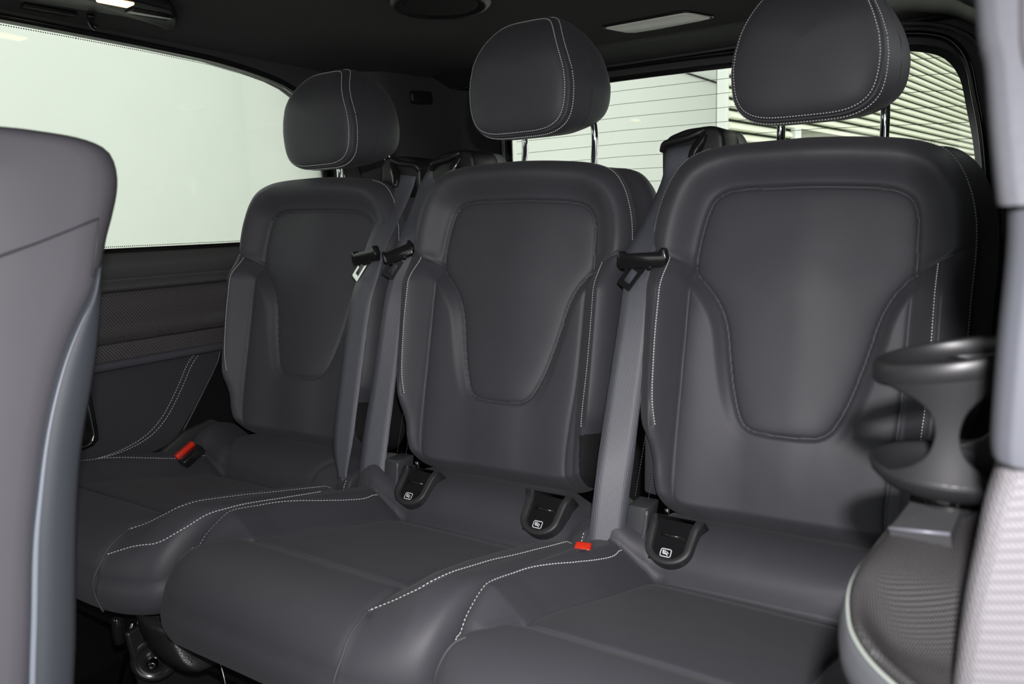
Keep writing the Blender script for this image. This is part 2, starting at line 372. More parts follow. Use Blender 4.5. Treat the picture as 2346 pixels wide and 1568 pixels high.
    def inner(a, b): s = OUTL[a:b+1]; c = np.array([0, -.05]); t = np.gradient(s, axis=0); nn_ = np.stack([-t[:, 1], t[:, 0]], 1); nn_ /= np.linalg.norm(nn_, axis=1)[:, None]; return s+nn_*.0022
    for sgn in (1, -1):
        s = inner(k0, k1); s = s*[sgn, 1]; stitch('stitching', resample(s, 160))
    P, _ = onsurf(inner(idx((.2115, .03)), k1)+0, 120)
    return out[0]

# ------------------------------------------------------------------ bench seat: cushion
UL = [(-.53, -.252), (-.49, -.247), (-.47, -.235), (-.455, -.214), (-.41, -.190), (-.36, -.187), (-.32, -.178), (-.25, -.161), (-.16, -.146), (-.08, -.175), (0, -.2)]
UR = [(-.56, .113), (-.51, .1135), (-.49, .113), (-.45, .108), (-.41, .105), (-.35, .104), (-.30, .108), (-.22, .118), (-.185, .140), (-.15, .175), (-.08, .20), (0, .22)]
CO = [(0, -.548), (.06, -.548), (.11, -.546), (.155, -.536), (.19, -.518), (.208, -.495), (.217, -.46), (.220, -.40), (.220, -.28), (.219, -.15), (.212, -.06), (.19, -.028), (.15, -.02), (0, -.018), (-.18, -.02), (-.225, -.03), (-.243, -.06), (-.249, -.15), (-.250, -.28), (-.251, -.40), (-.2505, -.46), (-.248, -.50), (-.239, -.528), (-.215, -.543), (-.17, -.548), (-.08, -.548)]
COUT = catmull(CO, 6, closed=True); COC = np.vstack([COUT, COUT[:1]])
CR1 = np.array([(-.143, -.14), (-.05, -.141), (.05, -.137), (.118, -.13)])
CR2 = np.array([(-.15, -.178), (-.05, -.188), (.05, -.184), (.112, -.172)])
CRF = catmull([(-.192, -.418), (-.13, -.416), (0, -.414), (.11, -.417)], 5)
ULc = np.array([(b, a) for a, b in UL[2:9]]); URc = np.array([(b, a) for a, b in UR[2:8]])
CSL = catmull([(-.2325, -.488), (-.242, -.465), (-.2455, -.43), (-.2445, -.40), (-.242, -.37), (-.236, -.336), (-.224, -.295), (-.209, -.252), (-.199, -.215), (-.192, -.177), (-.196, -.142)], 8)
CSR = catmull([(.112, -.494), (.121, -.477), (.142, -.463), (.162, -.450), (.176, -.418), (.180, -.38), (.183, -.34), (.190, -.30), (.197, -.25), (.203, -.2), (.207, -.13)], 8)
CS2 = catmull([(.118, -.530), (.15, -.512), (.186, -.493), (.204, -.461), (.211, -.42), (.2145, -.38), (.2155, -.3), (.2155, -.2)], 8)
_k = COUT[:, 1] < -.43; _o = np.argsort(COUT[_k, 0]); YFU, YFY = COUT[_k, 0][_o], COUT[_k, 1][_o]
def Hc(Q, groove=True):
    u, y = Q[:, 0], Q[:, 1]
    z = -.422+(-.148-y)*.2+.00015*np.sin(u*61+1.3*np.sin(y*47))*np.sin(y*53+u*21)
    a, b = np.array(UL), np.array(UR); ul = np.interp(y, a[:, 0], a[:, 1]); ur = np.interp(y, b[:, 0], b[:, 1])
    mid = sst((y+.555)/.15)
    rp = lambda q: .5*sst(q)+.5*np.clip(q, 0, 1)
    z += (.038*rp((ul-u)/.062)+.034*rp((u-ur)/.060))*mid
    t = np.clip((y+.14)/.085, 0, 1); z += .078*np.sqrt(np.maximum(1-(1-t)**2, 0))*(1-.25*sst((np.abs(u+.012)-.13)/.06))
    z += np.where((u > ul) & (u < ur), 1, 0)*0
    inn = sst((u-ul+.01)/.02)*sst((ur-u+.01)/.02)
    z += .005*sst((-.416-y)/.03)*inn - .008*sst((y+.185)/.045)*(1-t)*inn
    if groove:
        d = dist(Q, CRF); z -= .0045*np.exp(-(d/.0028)**2)+.0035*np.exp(-d/.010)
        d = dist(Q, CR1); z -= .003*np.exp(-(d/.003)**2)
        for L in (ULc, URc): d = dist(Q, L); z -= .0026*np.exp(-(d/.003)**2)+.004*np.exp(-d/.010)
        d = dist(Q, CSL-[.004, 0]); z -= .0018*np.exp(-(d/.0016)**2)
        d = dist(Q, CSR+[.004, 0]); z -= .0018*np.exp(-(d/.0016)**2)
        # pull-in creases where the cover meets the rear roll
        for cx, cy, an in ((-.15, -.115, .6), (-.172, -.09, .7), (.125, -.11, -.6)):
            dd = (u-cx)*math.cos(an)+(y-cy)*math.sin(an); ee = -(u-cx)*math.sin(an)+(y-cy)*math.cos(an)
            z -= .004*np.exp(-(dd/.006)**2-(ee/.03)**2)
    yf = np.interp(u, YFU, YFY)
    x = np.clip(1-np.maximum(y-yf, 0)/.125, 0, 1); z -= .083*(1-np.sqrt(np.maximum(1-x*x, 0)))
    x = np.clip(1-np.maximum(np.minimum(u+.2512, .2205-u), 0)/.022, 0, 1); z -= .016*(1-np.sqrt(np.maximum(1-x*x, 0)))
    return z
def cushion(root):
    def idx(pt): return int(np.argmin(np.hypot(COUT[:, 0]-pt[0], COUT[:, 1]-pt[1])))
    br, tr_, tl, bl = idx((.199, -.508)), idx((.205, -.04)), idx((-.235, -.042)), idx((-.237, -.531))
    R = COUT[br:tr_+1]; T = COUT[tr_:tl+1][::-1]; L = COUT[tl:bl+1][::-1]; B = np.vstack([COUT[bl:], COUT[:br+1]])
    nu, nv = 210, 230
    G = coons(B, R, T, L, nu, nv).reshape(-1, 2); z = Hc(G); V = np.column_stack([G, z]); F = gridfaces(nv, nu)
    i = np.arange(nv*nu).reshape(nv, nu)
    loop = np.concatenate([i[0, :-1], i[:-1, -1], i[-1, :0:-1], i[:0:-1, 0]]); LP = G[loop]; ze = z[loop]; K = len(loop)
    tan = np.roll(LP, -1, 0)-np.roll(LP, 1, 0); nn = np.stack([tan[:, 1], -tan[:, 0]], 1); nn /= np.linalg.norm(nn, axis=1)[:, None]
    Q = G[F].mean(1); a, b = np.array(UL), np.array(UR)
    ul = np.interp(Q[:, 1], a[:, 0], a[:, 1]); ur = np.interp(Q[:, 1], b[:, 0], b[:, 1])
    cls = np.zeros(len(F), int); ctr = (Q[:, 0] > ul) & (Q[:, 0] < ur)
    cls[~ctr & (Q[:, 0] < 0)] = 1; cls[~ctr & (Q[:, 0] > 0)] = 2
    cls[Q[:, 1] < -.416] = np.where((ctr & (Q[:, 0] < .113))[Q[:, 1] < -.416], 3, cls[Q[:, 1] < -.416]); cls[(Q[:, 1] < -.416) & (cls == 0)] = 2
    cls[(Q[:, 1] > -.14) & ctr] = 4
    Vs, Fs, cl = [V], [F], []; prev = loop; base = len(V)
    for t, off in ((.12, .0035), (.3, .006), (.55, .006), (.8, .002), (.93, -.006), (1, -.02)):
        P = LP+nn*off*sst((-.40-LP[:, 1])/.12)[:, None]; P = np.where((t == 1), LP-nn*.02, P)
        zz = ze+(-.478-ze)*t; Vs.append(np.column_stack([P, zz])); cur = base+np.arange(K); base += K
        Fs.append(np.stack([prev, cur, np.roll(cur, -1), np.roll(prev, -1)], 1)); prev = cur
        cl.append(np.where((LP[:, 1] < -.5) & (LP[:, 0] < .11), 3, 5))
    V = np.vstack(Vs); F = np.vstack(Fs); cls = np.concatenate([cls]+cl)
    out, N = split_parts(V, F, cls, {0: 'seat_cushion', 1: 'cushion_bolster', 2: 'cushion_bolster', 3: 'cushion_front', 4: 'rear_roll', 5: 'cushion_side'}, {k: 0 for k in range(1, 6)}, root, {})
    ring = np.column_stack([LP-nn*.02, np.full(K, -.478)])
    mobj('cushion_base', np.vstack([ring, [ring.mean(0)]]), [(k, (k+1) % K, K) for k in range(K)], CLB, out[0])
    def onsurf(L2, n=120):
        L2 = resample(L2, n); e = 1e-3; p = lambda q: np.column_stack([q, Hc(q, False)]); P = p(L2)
        n_ = np.cross(p(L2+[e, 0])-P, p(L2+[0, e])-P); n_ /= np.linalg.norm(n_, axis=1)[:, None]; return P, n_
    for L in (CSL, CSR):
        P, n_ = onsurf(L); V_, F_ = dashes(P, n_, L=.0036, gap=.0016, w=.0007, lift=.0007); mobj('stitching', V_, F_, TH, out[0], kind='stuff')
    def drop(pts):            # (u,z) on the front roll -> 3D
        o = []
        for u, z_ in pts:
            ys = np.linspace(-.44, -.5465, 60); zz = Hc(np.column_stack([np.full(60, u), ys]), False)
            k = int(np.argmax(zz < z_)) if (zz < z_).any() else 59
            o.append((u, ys[k] if (zz < z_).any() else -.553, z_))
        return o
    pr = [(u_, y_, float(Hc(np.array([[u_, y_]]), False)[0])) for u_, y_ in ((.1125, -.492), (.1138, -.507), (.1135, -.520), (.1137, -.531), (.1146, -.5385))]+[(.114, -.5525, -.420), (.115, -.553, -.445), (.122, -.548, -.470)]
    pl = [(u_, y_, float(Hc(np.array([[u_, y_]]), False)[0])+.0005) for u_, y_ in ((-.222, -.483), (-.233, -.493), (-.239, -.505), (-.242, -.515), (-.242, -.524))]
    for P in (pr, pl):
        P = catmull(P, 6); v_, f_ = tube(P, .0017, 8); mobj('piping', v_, f_, LE, out[0])
    return out[0], onsurf

# ------------------------------------------------------------------ bench seat: headrest
def headrest(root):
    n = 96; th = np.linspace(0, 2*PI, n, endpoint=False); zc, hz = .308, .1
    c, s = np.cos(th), np.sin(th); e = .44
    X0 = np.sign(c)*np.abs(c)**e; Z0 = np.sign(s)*np.abs(s)**(e+.1)
    def ring(sc, sz, y, bulge=1.0, lean=1.0):
        z = zc+hz*Z0*sz+(1-sz)*.004
        hw = .101-.036*sst((z-.285)/.135)-.006*sst((.235-z)/.04)
        x = -.008*lean+hw*X0*sc
        zz = zc+(z-zc)*1.0
        yy = y+lean*(7.5*np.maximum(zz-.325, 0)**2)+.0*x
        return np.column_stack([x, yy, zz])
    R = [(.001, .001, .0415, 1), (.25, .25, .042, 1), (.5, .5, .0435, 1), (.7, .7, .0455, 1), (.83, .83, .048, 1), (.91, .91, .0515, 1), (.955, .955, .0548, 1), (.975, .975, .0585, 1), (.985, .983, .0600, 1), (.995, .991, .0588, 1), (1.012, 1.006, .063, 1), (1.035, 1.02, .074, .95), (1.06, 1.03, .088, .85), (1.085, 1.02, .104, .7), (1.10, 1.00, .118, .55), (1.104, .995, .121, .52), (1.115, .98, .135, .4), (1.13, .93, .152, .25), (1.13, .88, .168, .12), (1.09, .82, .183, 0), (.98, .72, .196, 0), (.7, .5, .205, 0), (.001, .001, .208, 0)]
    V = np.vstack([ring(a, b, y, 1, l) for a, b, y, l in R])
    # smooth subdivision along the rings
    K = len(R); F = []
    for i in range(K-1):
        for k in range(n): F.append((i*n+k, i*n+(k+1) % n, (i+1)*n+(k+1) % n, (i+1)*n+k))
    F = np.array(F); ri = F[:, 0]//n
    cls = np.where(ri < 8, 0, np.where(ri < 15, 1, 2))
    out, N = split_parts(V, F, cls, {0: 'headrest', 1: 'headrest_border', 2: 'headrest_rear'}, {1: 0, 2: 0}, root, {})
    for sc, y in ((.950, .0552), (1.030, .0712)):
        P = ring(sc, .950 if sc < 1 else 1.018, y); c0 = P.mean(0); nn = P-c0; nn[:, 1] = 0; nn /= np.linalg.norm(nn, axis=1)[:, None]
        nn = nn*.6+np.array([0, -.8, 0]); nn /= np.linalg.norm(nn, axis=1)[:, None]
        P = np.vstack([P, P[:1]]); nn = np.vstack([nn, nn[:1]])
        P = resample(np.hstack([P, nn]), 300); V_, F_ = dashes(P[:, :3], P[:, 3:], lift=.0007); mobj('stitching', V_, F_, TH, out[0], kind='stuff')
    # fine rear piping line on the side gusset
    P = ring(1.106, .9955, .1195, 1, .54); P = np.vstack([P, P[:1]]); v_, f_ = tube(P[::2], .0006, 6); mobj('seam', v_, f_, LE, out[0])
    for x in (-.064, .083):
        P = [(x, .158, .10), (x, .166, .15), (x, .172, .19), (x, .172, .215), (x, .166, .235), (x, .155, .255)]
        v_, f_ = tube(catmull(P, 5), .0064, 18); mobj('headrest_post', v_, f_, CH, out[0])
    return out[0]

def icon(parent, c, ux, uy, n, s=1.0):
    """child-seat anchor print: rounded frame with a seated figure"""
    c, ux, uy, n = map(Vector, (c, ux, uy, n)); V, F = [], []
    def seg(a, b, wd):
        a2 = c+ux*a[0]*s+uy*a[1]*s+n*.0004; b2 = c+ux*b[0]*s+uy*b[1]*s+n*.0004; t = (b2-a2).normalized(); q = t.cross(n).normalized()*wd*s/2; o = len(V)
        V.extend([tuple(a2-q-t*wd*.3*s), tuple(b2-q+t*wd*.3*s), tuple(b2+q+t*wd*.3*s), tuple(a2+q-t*wd*.3*s)]); F.append((o, o+1, o+2, o+3))
    P = [(-.0075, -.004), (-.006, -.0055), (.006, -.0055), (.0075, -.004), (.0075, .004), (.006, .0055), (-.006, .0055), (-.0075, .004)]
    for i in range(8): seg(P[i], P[(i+1) % 8], .0013)
    seg((-.004, .003), (-.0035, -.001), .0022); seg((-.0035, -.001), (.001, -.0012), .0022); seg((.001, -.0012), (.003, -.003), .0016); seg((-.0015, .003), (-.0008, .001), .0016); seg((.001, .002), (.004, -.0005), .0012)
    return mobj('anchor_symbol', V, F, WH, parent, smooth=False)
def anchor_cover(root, uc, org):
    up_ = Vector((0, .70, .714)); n_ = Vector((0, -.714, .70)); ux = Vector((1, 0, 0)); c = Vector((org+uc, -.116, -.383))+n_*.0135
    def outl(k, a=.0345, b=.0285):
        P = []
        for t in np.linspace(PI, 2*PI, 22): P.append((a*k*math.cos(t), -.006+b*k*math.sin(t)))
        P += [(a*k*1.05, .02), (a*k*1.25, .036), (-a*k*1.25, .036), (-a*k*1.05, .02)]; return P
    V, F = [], []
    prof = [(1.0, -.026), (1.0, -.001), (.97, .0015), (.72, .0015), (.68, .000), (.66, -.005)]; K = len(outl(1))
    for k, h in prof:
        for p in outl(k): V.append(tuple(c+ux*p[0]+up_*p[1]+n_*h))
    for i in range(len(prof)-1):
        for j in range(K): F.append((i*K+j, i*K+(j+1) % K, (i+1)*K+(j+1) % K, (i+1)*K+j))
    cov = mobj('anchor_cover', V, F, CVM, root)
    cc = c-n_*.0045; q = [(-.0255, -.028), (.0255, -.028), (.0255, .032), (-.0255, .032)]
    V = [tuple(cc+ux*a+up_*b) for a, b in q]+[tuple(cc-n_*.004+ux*a+up_*b) for a, b in q]
    mobj('anchor_well', V, [(0, 1, 2, 3), (4, 7, 6, 5), (0, 4, 5, 1), (1, 5, 6, 2), (2, 6, 7, 3), (3, 7, 4, 0)], PG, cov, smooth=False)
    icon(cov, c-n_*.0040+up_*(-.0165)-ux*.002, ux, up_, n_, 1.0)
    v_, f_ = tube([c+ux*-.016+up_*.010-n_*.004, c+ux*.0+up_*.009-n_*.003, c+ux*.018+up_*.010-n_*.004], .0025, 8)
    mobj('anchor_bar', v_, f_, SB, cov); return cov
def belt_guide(root, org, mirror=1):
    def X(p): return (org+mirror*p[0], p[1])
    prof = [(-.229, .13), (-.230, .190), (-.217, .203), (-.19, .211), (-.15, .213), (-.137, .209), (-.130, .197), (-.124, .13)]
    v, f = prism([X(p) for p in prof], 'y', .0925, .178, .009, 3); g = mobj('belt_guide', v, f, PL, root, smooth=True)
    prof2 = [(-.215, .13), (-.213, .196), (-.19, .208), (-.15, .2105), (-.131, .207), (-.121, .192), (-.113, .13)]
    v, f = prism([X(p) for p in prof2], 'y', .178, .200, .008, 3); mobj('guide_shell', v, f, GSH, g, label='pale grey rear shell')
    P = [(-.228, .094, .180), (-.222, .089, .190), (-.205, .088, .194), (-.185, .088, .197), (-.168, .090, .203), (-.160, .094, .207)]
    v, f = tube(catmull([(org+mirror*a, b, c_) for a, b, c_ in P], 5), .0055, 10); mobj('guide_lip', v, f, PL, g)
    P = [(-.160, .094, .200), (-.166, .090, .186), (-.174, .086, .170), (-.176, .080, .150)]
    v, f = tube(catmull([(org+mirror*a, b, c_) for a, b, c_ in P], 5), [.006+.003*math.sin(PI*i/15) for i in range(16)], 12); mobj('guide_cheek', v, f, PG, g)
    return g
def frame_bracket(root, org):
    P = [(-.205, -.44), (-.222, -.41), (-.206, -.375), (-.198, -.335), (-.166, -.335), (-.172, -.38), (-.186, -.425), (-.188, -.44)]
    v, f = prism([(org+a, b) for a, b in P], 'y', -.118, -.075, .003, 2); b = mobj('frame_bracket', v, f, PM, root)
    v, f = tube(catmull([(org+a, -.120, c_) for a, c_ in [(-.167, -.337), (-.172, -.375), (-.183, -.41), (-.189, -.435)]], 4), .0028, 8); mobj('bracket_edge', v, f, SAT, b)
    v, f = box((org-.149, -.088, -.362), (.006, .006, .04), None, .0015); mobj('hinge_pin', v, f, CH, b)
    v, f = box((org-.183, -.052, -.25), (.026, .02, .19), Matrix.Rotation(RC, 3, 'X')@Matrix.Rotation(.10, 3, 'Y'), .006); fl_ = mobj('side_flap', v, f, LE, root)
    V_, F_ = [], []
    for dx in (-.0105, .0105):
        a = np.array([[org-.183+dx+.10*(z_+.25), -.0635+.2*(z_+.25), z_] for z_ in np.linspace(-.335, -.17, 40)]); q = dashes(a, np.tile([0, -1., 0], (40, 1)), L=.003, w=.0004); V_, F_ = merge((V_, F_), q)
    mobj('stitching', V_, F_, SAT, fl_, kind='stuff')
    return b

seatR = thing('rear_seat', 'right-hand black leather bench seat beside the cup holder, nearest of the three', 'seat', (0, -.3, -.48))
seatR['group'] = 'rear bench seats'
bkp = backrest(seatR); cup_, csurf = cushion(seatR); hrp = headrest(seatR)
def copy_tree(o, parent=None):
    c = o.copy(); C.objects.link(c)
    if parent: c.parent = parent; c.matrix_parent_inverse = o.matrix_parent_inverse
    for ch in list(o.children): copy_tree(ch, c)
    return c
seatM = copy_tree(seatR); seatM['label'] = 'middle black leather bench seat with two child-seat anchor covers'
seatL = copy_tree(seatR); seatL['label'] = 'left-hand black leather bench seat by the side window, farthest of the three'
for s_, cx, dz in ((seatR, SX, -.003), (seatM, SX-PITCH, .015), (seatL, SX-2*PITCH-.022, -.008)):
    s_.location = (cx, -.3, -.48+ZO); ORG[s_.name] = Vector((0, -.3, -.48))
    for ch in s_.children:
        if ch.name.startswith('headrest'): ch.location.z += dz
for s_ in (seatR, seatM):
    frame_bracket(s_, 0); belt_guide(s_, 0)
anchor_cover(seatR, -.131, 0); anchor_cover(seatM, -.131, 0); anchor_cover(seatM, .130, 0)
belt_guide(seatL, .004, -1)
# second seam on the aisle side of the left-hand cushion
cl_ = [c for c in seatL.children if c.name.startswith('seat_cushion')][0]
P, n_ = csurf(CS2); V_, F_ = dashes(P, n_, L=.0036, gap=.0016, w=.0007, lift=.0007); mobj('stitching', V_, F_, TH, cl_, kind='stuff')

# ------------------------------------------------------------------ belts
def ribbon(pairs, th=.0011, across=5, sub=8):
    A = catmull([p[0] for p in pairs], sub); B = catmull([p[1] for p in pairs], sub); n = len(A); V = []
    for s in range(across): V.append(A+(B-A)*s/(across-1))
    G = np.stack(V, 1)                                            # n, across, 3
    T = np.gradient(A, axis=0); W = B-A; N = np.cross(W, T); N /= np.linalg.norm(N, axis=1)[:, None]
    f_, b_ = G+N[:, None]*th/2, G-N[:, None]*th/2
    V = np.vstack([f_.reshape(-1, 3), b_.reshape(-1, 3)]); o = n*across; F = []
    for i in range(n-1):
        for s in range(across-1):
            a = i*across+s; F.append((a, a+1, a+across+1, a+across)); F.append((o+a, o+a+across, o+a+across+1, o+a+1))
        for s in (0, across-1):
            a = i*across+s; F.append((a, a+across, o+a+across, o+a) if s == 0 else (a, o+a, o+a+across, a+across))
    for i in (0, n-1):
        for s in range(across-1): a = i*across+s; F.append((a, o+a, o+a+1, a+1))
    return V, F
def tongue(root, c, w_, tilt, metal, twist=0.0, ax=None, down=(-.55, -.2, -.8)):
    c = Vector(c); R = Matrix.Rotation(tilt, 3, 'Y')@Matrix.Rotation(twist, 3, 'Z')
    prof = [(-.5, -.2), (-.47, .45), (-.40, .55), (-.33, .35), (.33, .35), (.40, .6), (.47, .5), (.5, -.05), (.42, -.5), (-.42, -.5)]
    v, f = prism([(a*w_, b*.026) for a, b in prof], 'y', -.0125, .0015, .0028, 3)
    v = [tuple(R@Vector(p)+c) for p in v]; b = mobj('tongue_grip', v, f, PG, root)
    # blade with a window, hanging forward and down to the left
    d = Vector(down).normalized(); x = R@Vector((1, 0, 0)); n = x.cross(d).normalized(); x = d.cross(n).normalized()
    o = c+R@Vector((-.10*w_, -.002, -.008)); hw, L, th = .0122, .041, .0013
    outer = [(-hw, 0), (hw, 0), (hw, L-.002), (hw-.002, L), (-hw+.002, L), (-hw, L-.002)]
    inner = [(-.0063, .010), (.0063, .010), (.0063, .0315), (.0057, .032), (-.0057, .032), (-.0063, .0315)]
    V = [tuple(o+x*a+d*l+n*h*th) for h in (-1, 1) for P in (outer, inner) for a, l in P]; F = []
    for i in range(6):
        j = (i+1) % 6; F += [(i, j, 6+j, 6+i), (12+j, 12+i, 18+i, 18+j), (i, 12+i, 12+j, j), (6+i, 6+j, 18+j, 18+i)]
    mobj('tongue_blade', V, F, metal, b, smooth=False, label='bare steel blade' if metal is ST else None)
    v, f = cyl(c+R@Vector((.14*w_, -.007, -.012)), (0, -1, 0), .0045, .005, 14, .0015); mobj('stop_button', v, f, PG, b)
def seat_belt(label, pairs, tc, w_, tilt, metal, fold=None, **k):
    p = pairs[0][0]; r = thing('seat_belt', label, 'seat belt', (p[0], p[1], p[2]), 'belts of the rear bench')
    v, f = ribbon(pairs); web = mobj('webbing', v, f, WEB, r)
    if fold: v, f = ribbon(fold); mobj('webbing_fold', v, f, WEB, web)
    tongue(r, tc, w_, tilt, metal, **k); return r
seat_belt('charcoal seat belt between middle and right-hand seats, its tongue at shoulder seam height',
    [((-.073, .135, .176), (-.030, .135, .188)), ((-.074, .090, .181), (-.028, .092, .186)), ((-.0745, .068, .133), (-.0305, .072, .140)), ((-.086, .028, .075), (-.040, .030, .078)), ((-.098, -.010, .026), (-.051, -.004, .028)), ((-.0955, -.030, -.022), (-.048, -.022, .000)), ((-.0955, -.066, -.117), (-.048, -.056, -.112)), ((-.0995, -.098, -.218), (-.050, -.082, -.209)), ((-.097, -.134, -.303), (-.050, -.108, -.292)), ((-.099, -.158, -.404), (-.054, -.132, -.388)), ((-.099, -.165, -.44), (-.054, -.14, -.43))],
    (-.060, -.036, .0165), .079, -.05, SD)
seat_belt('charcoal seat belt with bright steel tongue lying along the left-hand seat',
    [((-.642, .135, .178), (-.595, .135, .180)), ((-.642, .098, .180), (-.594, .100, .178)), ((-.644, .080, .151), (-.594, .084, .149)), ((-.650, .050, .106), (-.598, .056, .104)), ((-.648, .002, .043), (-.600, .008, .042)), ((-.648, -.030, -.020), (-.600, -.024, -.019)), ((-.650, -.054, -.073), (-.603, -.046, -.071)), ((-.656, -.084, -.198), (-.609, -.074, -.191)), ((-.658, -.112, -.321), (-.613, -.104, -.314)), ((-.641, -.122, -.388), (-.622, -.118, -.386)), ((-.634, -.130, -.432), (-.608, -.126, -.432))],
    (-.611, -.036, .0215), .074, -.16, ST, fold=[((-.636, -.124, -.386), (-.618, -.120, -.384)), ((-.622, -.130, -.405), (-.604, -.124, -.398)), ((-.616, -.134, -.435), (-.590, -.128, -.428))], twist=-.15)
seat_belt('charcoal seat belt twisted edge-on beside the left edge of the middle seat',
    [((-.552, .135, .180), (-.505, .135, .186)), ((-.556, .104, .190), (-.508, .104, .192)), ((-.576, .088, .160), (-.530, .096, .160)), ((-.575, .050, .103), (-.534, .064, .102)), ((-.570, .004, .046), (-.537, .030, .047)), ((-.571, -.024, -.019), (-.536, .000, -.018)), ((-.572, -.046, -.074), (-.536, -.024, -.070)), ((-.580, -.074, -.193), (-.536, -.058, -.187)), ((-.583, -.110, -.312), (-.533, -.094, -.303)), ((-.574, -.146, -.413), (-.524, -.132, -.402)), ((-.574, -.155, -.44), (-.524, -.14, -.435))],
    (-.551, -.016, .0245), .062, -.42, SD, twist=.45)

# belt buckles
def buckle(label, c, d, side, L=.05, wd=.026, red=.016, col=PG):
    c, d, side = Vector(c), Vector(d).normalized(), Vector(side).normalized(); n = d.cross(side).normalized(); side = n.cross(d).normalized()
    R = Matrix((side, n, d)).transposed()
    r = thing('belt_buckle', label, 'buckle', tuple(c-d*L))
    v, f = box(tuple(c-d*(L/2+.004)), (wd, .018, L), R, .003); b = mobj('buckle_body', v, f, col, r)
    v, f = box(tuple(c-d*(red/2-.004)), (wd*.86, .0145, red), R, .0022); mobj('release_button', v, f, RED, r, label='red release button'); return r
bt = thing('belt_buckle', 'red-buttoned belt buckle between the left-hand seat and the side wall', 'buckle', (-1.003, -.20, -.40))
Rb = Matrix.Rotation(.52, 3, 'X')@Matrix.Rotation(-.1, 3, 'Z')
v, f = box((-.990, -.190, -.378), (.024, .050, .018), Rb, .003); mobj('buckle_body', v, f, PG, bt)
v, f = box((-1.006, -.193, -.368), (.011, .044, .014), Rb, .002); mobj('release_button', v, f, RED, bt, label='red release button')
buckle('red-buttoned belt buckle sunk between middle and right-hand cushions', (-.081, -.205, -.372), (.1, -.35, .9), (1, .25, 0), L=.05, wd=.026, red=.022)

# ------------------------------------------------------------------ cabin shell
def st(name, V, F, m, parent=None, **k):
    return mobj(name, V, F, m, parent, kind='structure' if parent is None else None, **k)
XL, XR, YF, YB = -1.12, 0.50, -1.75, 0.86
v, f = box(((XL+XR)/2, (YF+YB)/2, -.815), (XR-XL+.2, YB-YF+.1, .03)); st('floor', v, f, CRP, smooth=False)
# ceiling: gently domed sheet
n1, n2 = 30, 24; V = []
for i in range(n1):
    for j in range(n2):
        x = XL-.03+(XR-XL+.06)*i/(n1-1); y = YF+(.70-YF)*j/(n2-1); e = max(0, abs((x-(XL+XR)/2)/((XR-XL)/2))-.78)/.25
        V.append((x, y, .500-.035*min(e, 1)**2))
top = [(a, b, c+.03) for a, b, c in V]; F = [(i*n2+j, i*n2+j+1, (i+1)*n2+j+1, (i+1)*n2+j) for i in range(n1-1) for j in range(n2-1)]
V2, F2 = merge((V, F), (top, [q[::-1] for q in F])); ceiling = st('ceiling', V2, F2, HL)
# ceiling drops to the rear window header
prof = [(.69, .502), (.72, .494), (.765, .478), (.785, .468), (.80, .474), (.83, .466), (.86, .462), (.90, .462), (.90, .54), (.66, .54)]
v, f = prism(prof, 'x', XL+.02, XR-.02, .002, 1); st('trim_1', v, f, TR)
v, f = tube([(-1.0, .787, .4665), (.42, .787, .4665)], .003, 8); st('trim_2', v, f, PM)

# left wall: window aperture, sill, woven panel, lower panel
def holed(outer, inner, x0, x1):
    bm = bmesh.new(); es = []
    for P in (outer, inner):
        vs_ = [bm.verts.new((x0, a, b)) for a, b in P]
        for i in range(len(vs_)): es.append(bm.edges.new((vs_[i], vs_[(i+1) % len(vs_)])))
    bmesh.ops.triangle_fill(bm, edges=es, use_beauty=True)
    r = bmesh.ops.extrude_face_region(bm, geom=bm.faces[:]); bmesh.ops.translate(bm, vec=(x1-x0, 0, 0), verts=[g for g in r['geom'] if isinstance(g, bmesh.types.BMVert)])
    bmesh.ops.recalc_face_normals(bm, faces=bm.faces); return bmout(bm)
WIN = [(-1.70, .042), (-.9, .042), (-.3, .042), (.10, .042), (.34, .046), (.40, .07), (.425, .12), (.43, .22), (.41, .30), (.37, .36), (.32, .397), (.268, .422), (.221, .435), (.152, .446), (.05, .456), (-.09, .460), (-.25, .462), (-.6, .463), (-1.1, .463), (-1.70, .463)]
v, f = holed([(YF, .020), (1.0, .020), (1.0, .56), (YF, .56)], WIN, XL, XL-.05); st('wall_left', v, f, TR, smooth=False)
FR = [(a*.985+.004 if a > -1.6 else a, .25+(b-.25)*.962) for a, b in WIN]
wf = st('window_1', *holed([(a, b) for a, b in WIN], FR, XL-.020, XL-.026), PG, smooth=False)
V, F = [], []                                        # dotted edge printed round the glass
for i in range(len(FR)-1):
    a, b = np.array(FR[i]), np.array(FR[i+1]); L = np.linalg.norm(b-a)
    for s in np.arange(0, L, .0042):
        if a[0] < -1.0 and a[1] < .1: continue
        p = a+(b-a)*s/L; d = (b-a)/L; q = np.array([-d[1], d[0]]); o = len(V)
        for t in range(6): V.append((XL-.0265, *(p+q*.001+.0013*np.array([math.cos(t*PI/3), math.sin(t*PI/3)]))))
        F.append(tuple(range(o, o+6)))
mobj('edge_dots', V, F, PG, wf, kind='stuff', smooth=False)
v, f = prism(WIN, 'x', XL-.027, XL-.032); mobj('glass_pane', v, f, GLS, wf, smooth=False)
v, f = tube([(XL-.004, a, b) for a, b in catmull(WIN[1:], 4)], .0065, 8); mobj('rubber_seal', v, f, PG, wf)
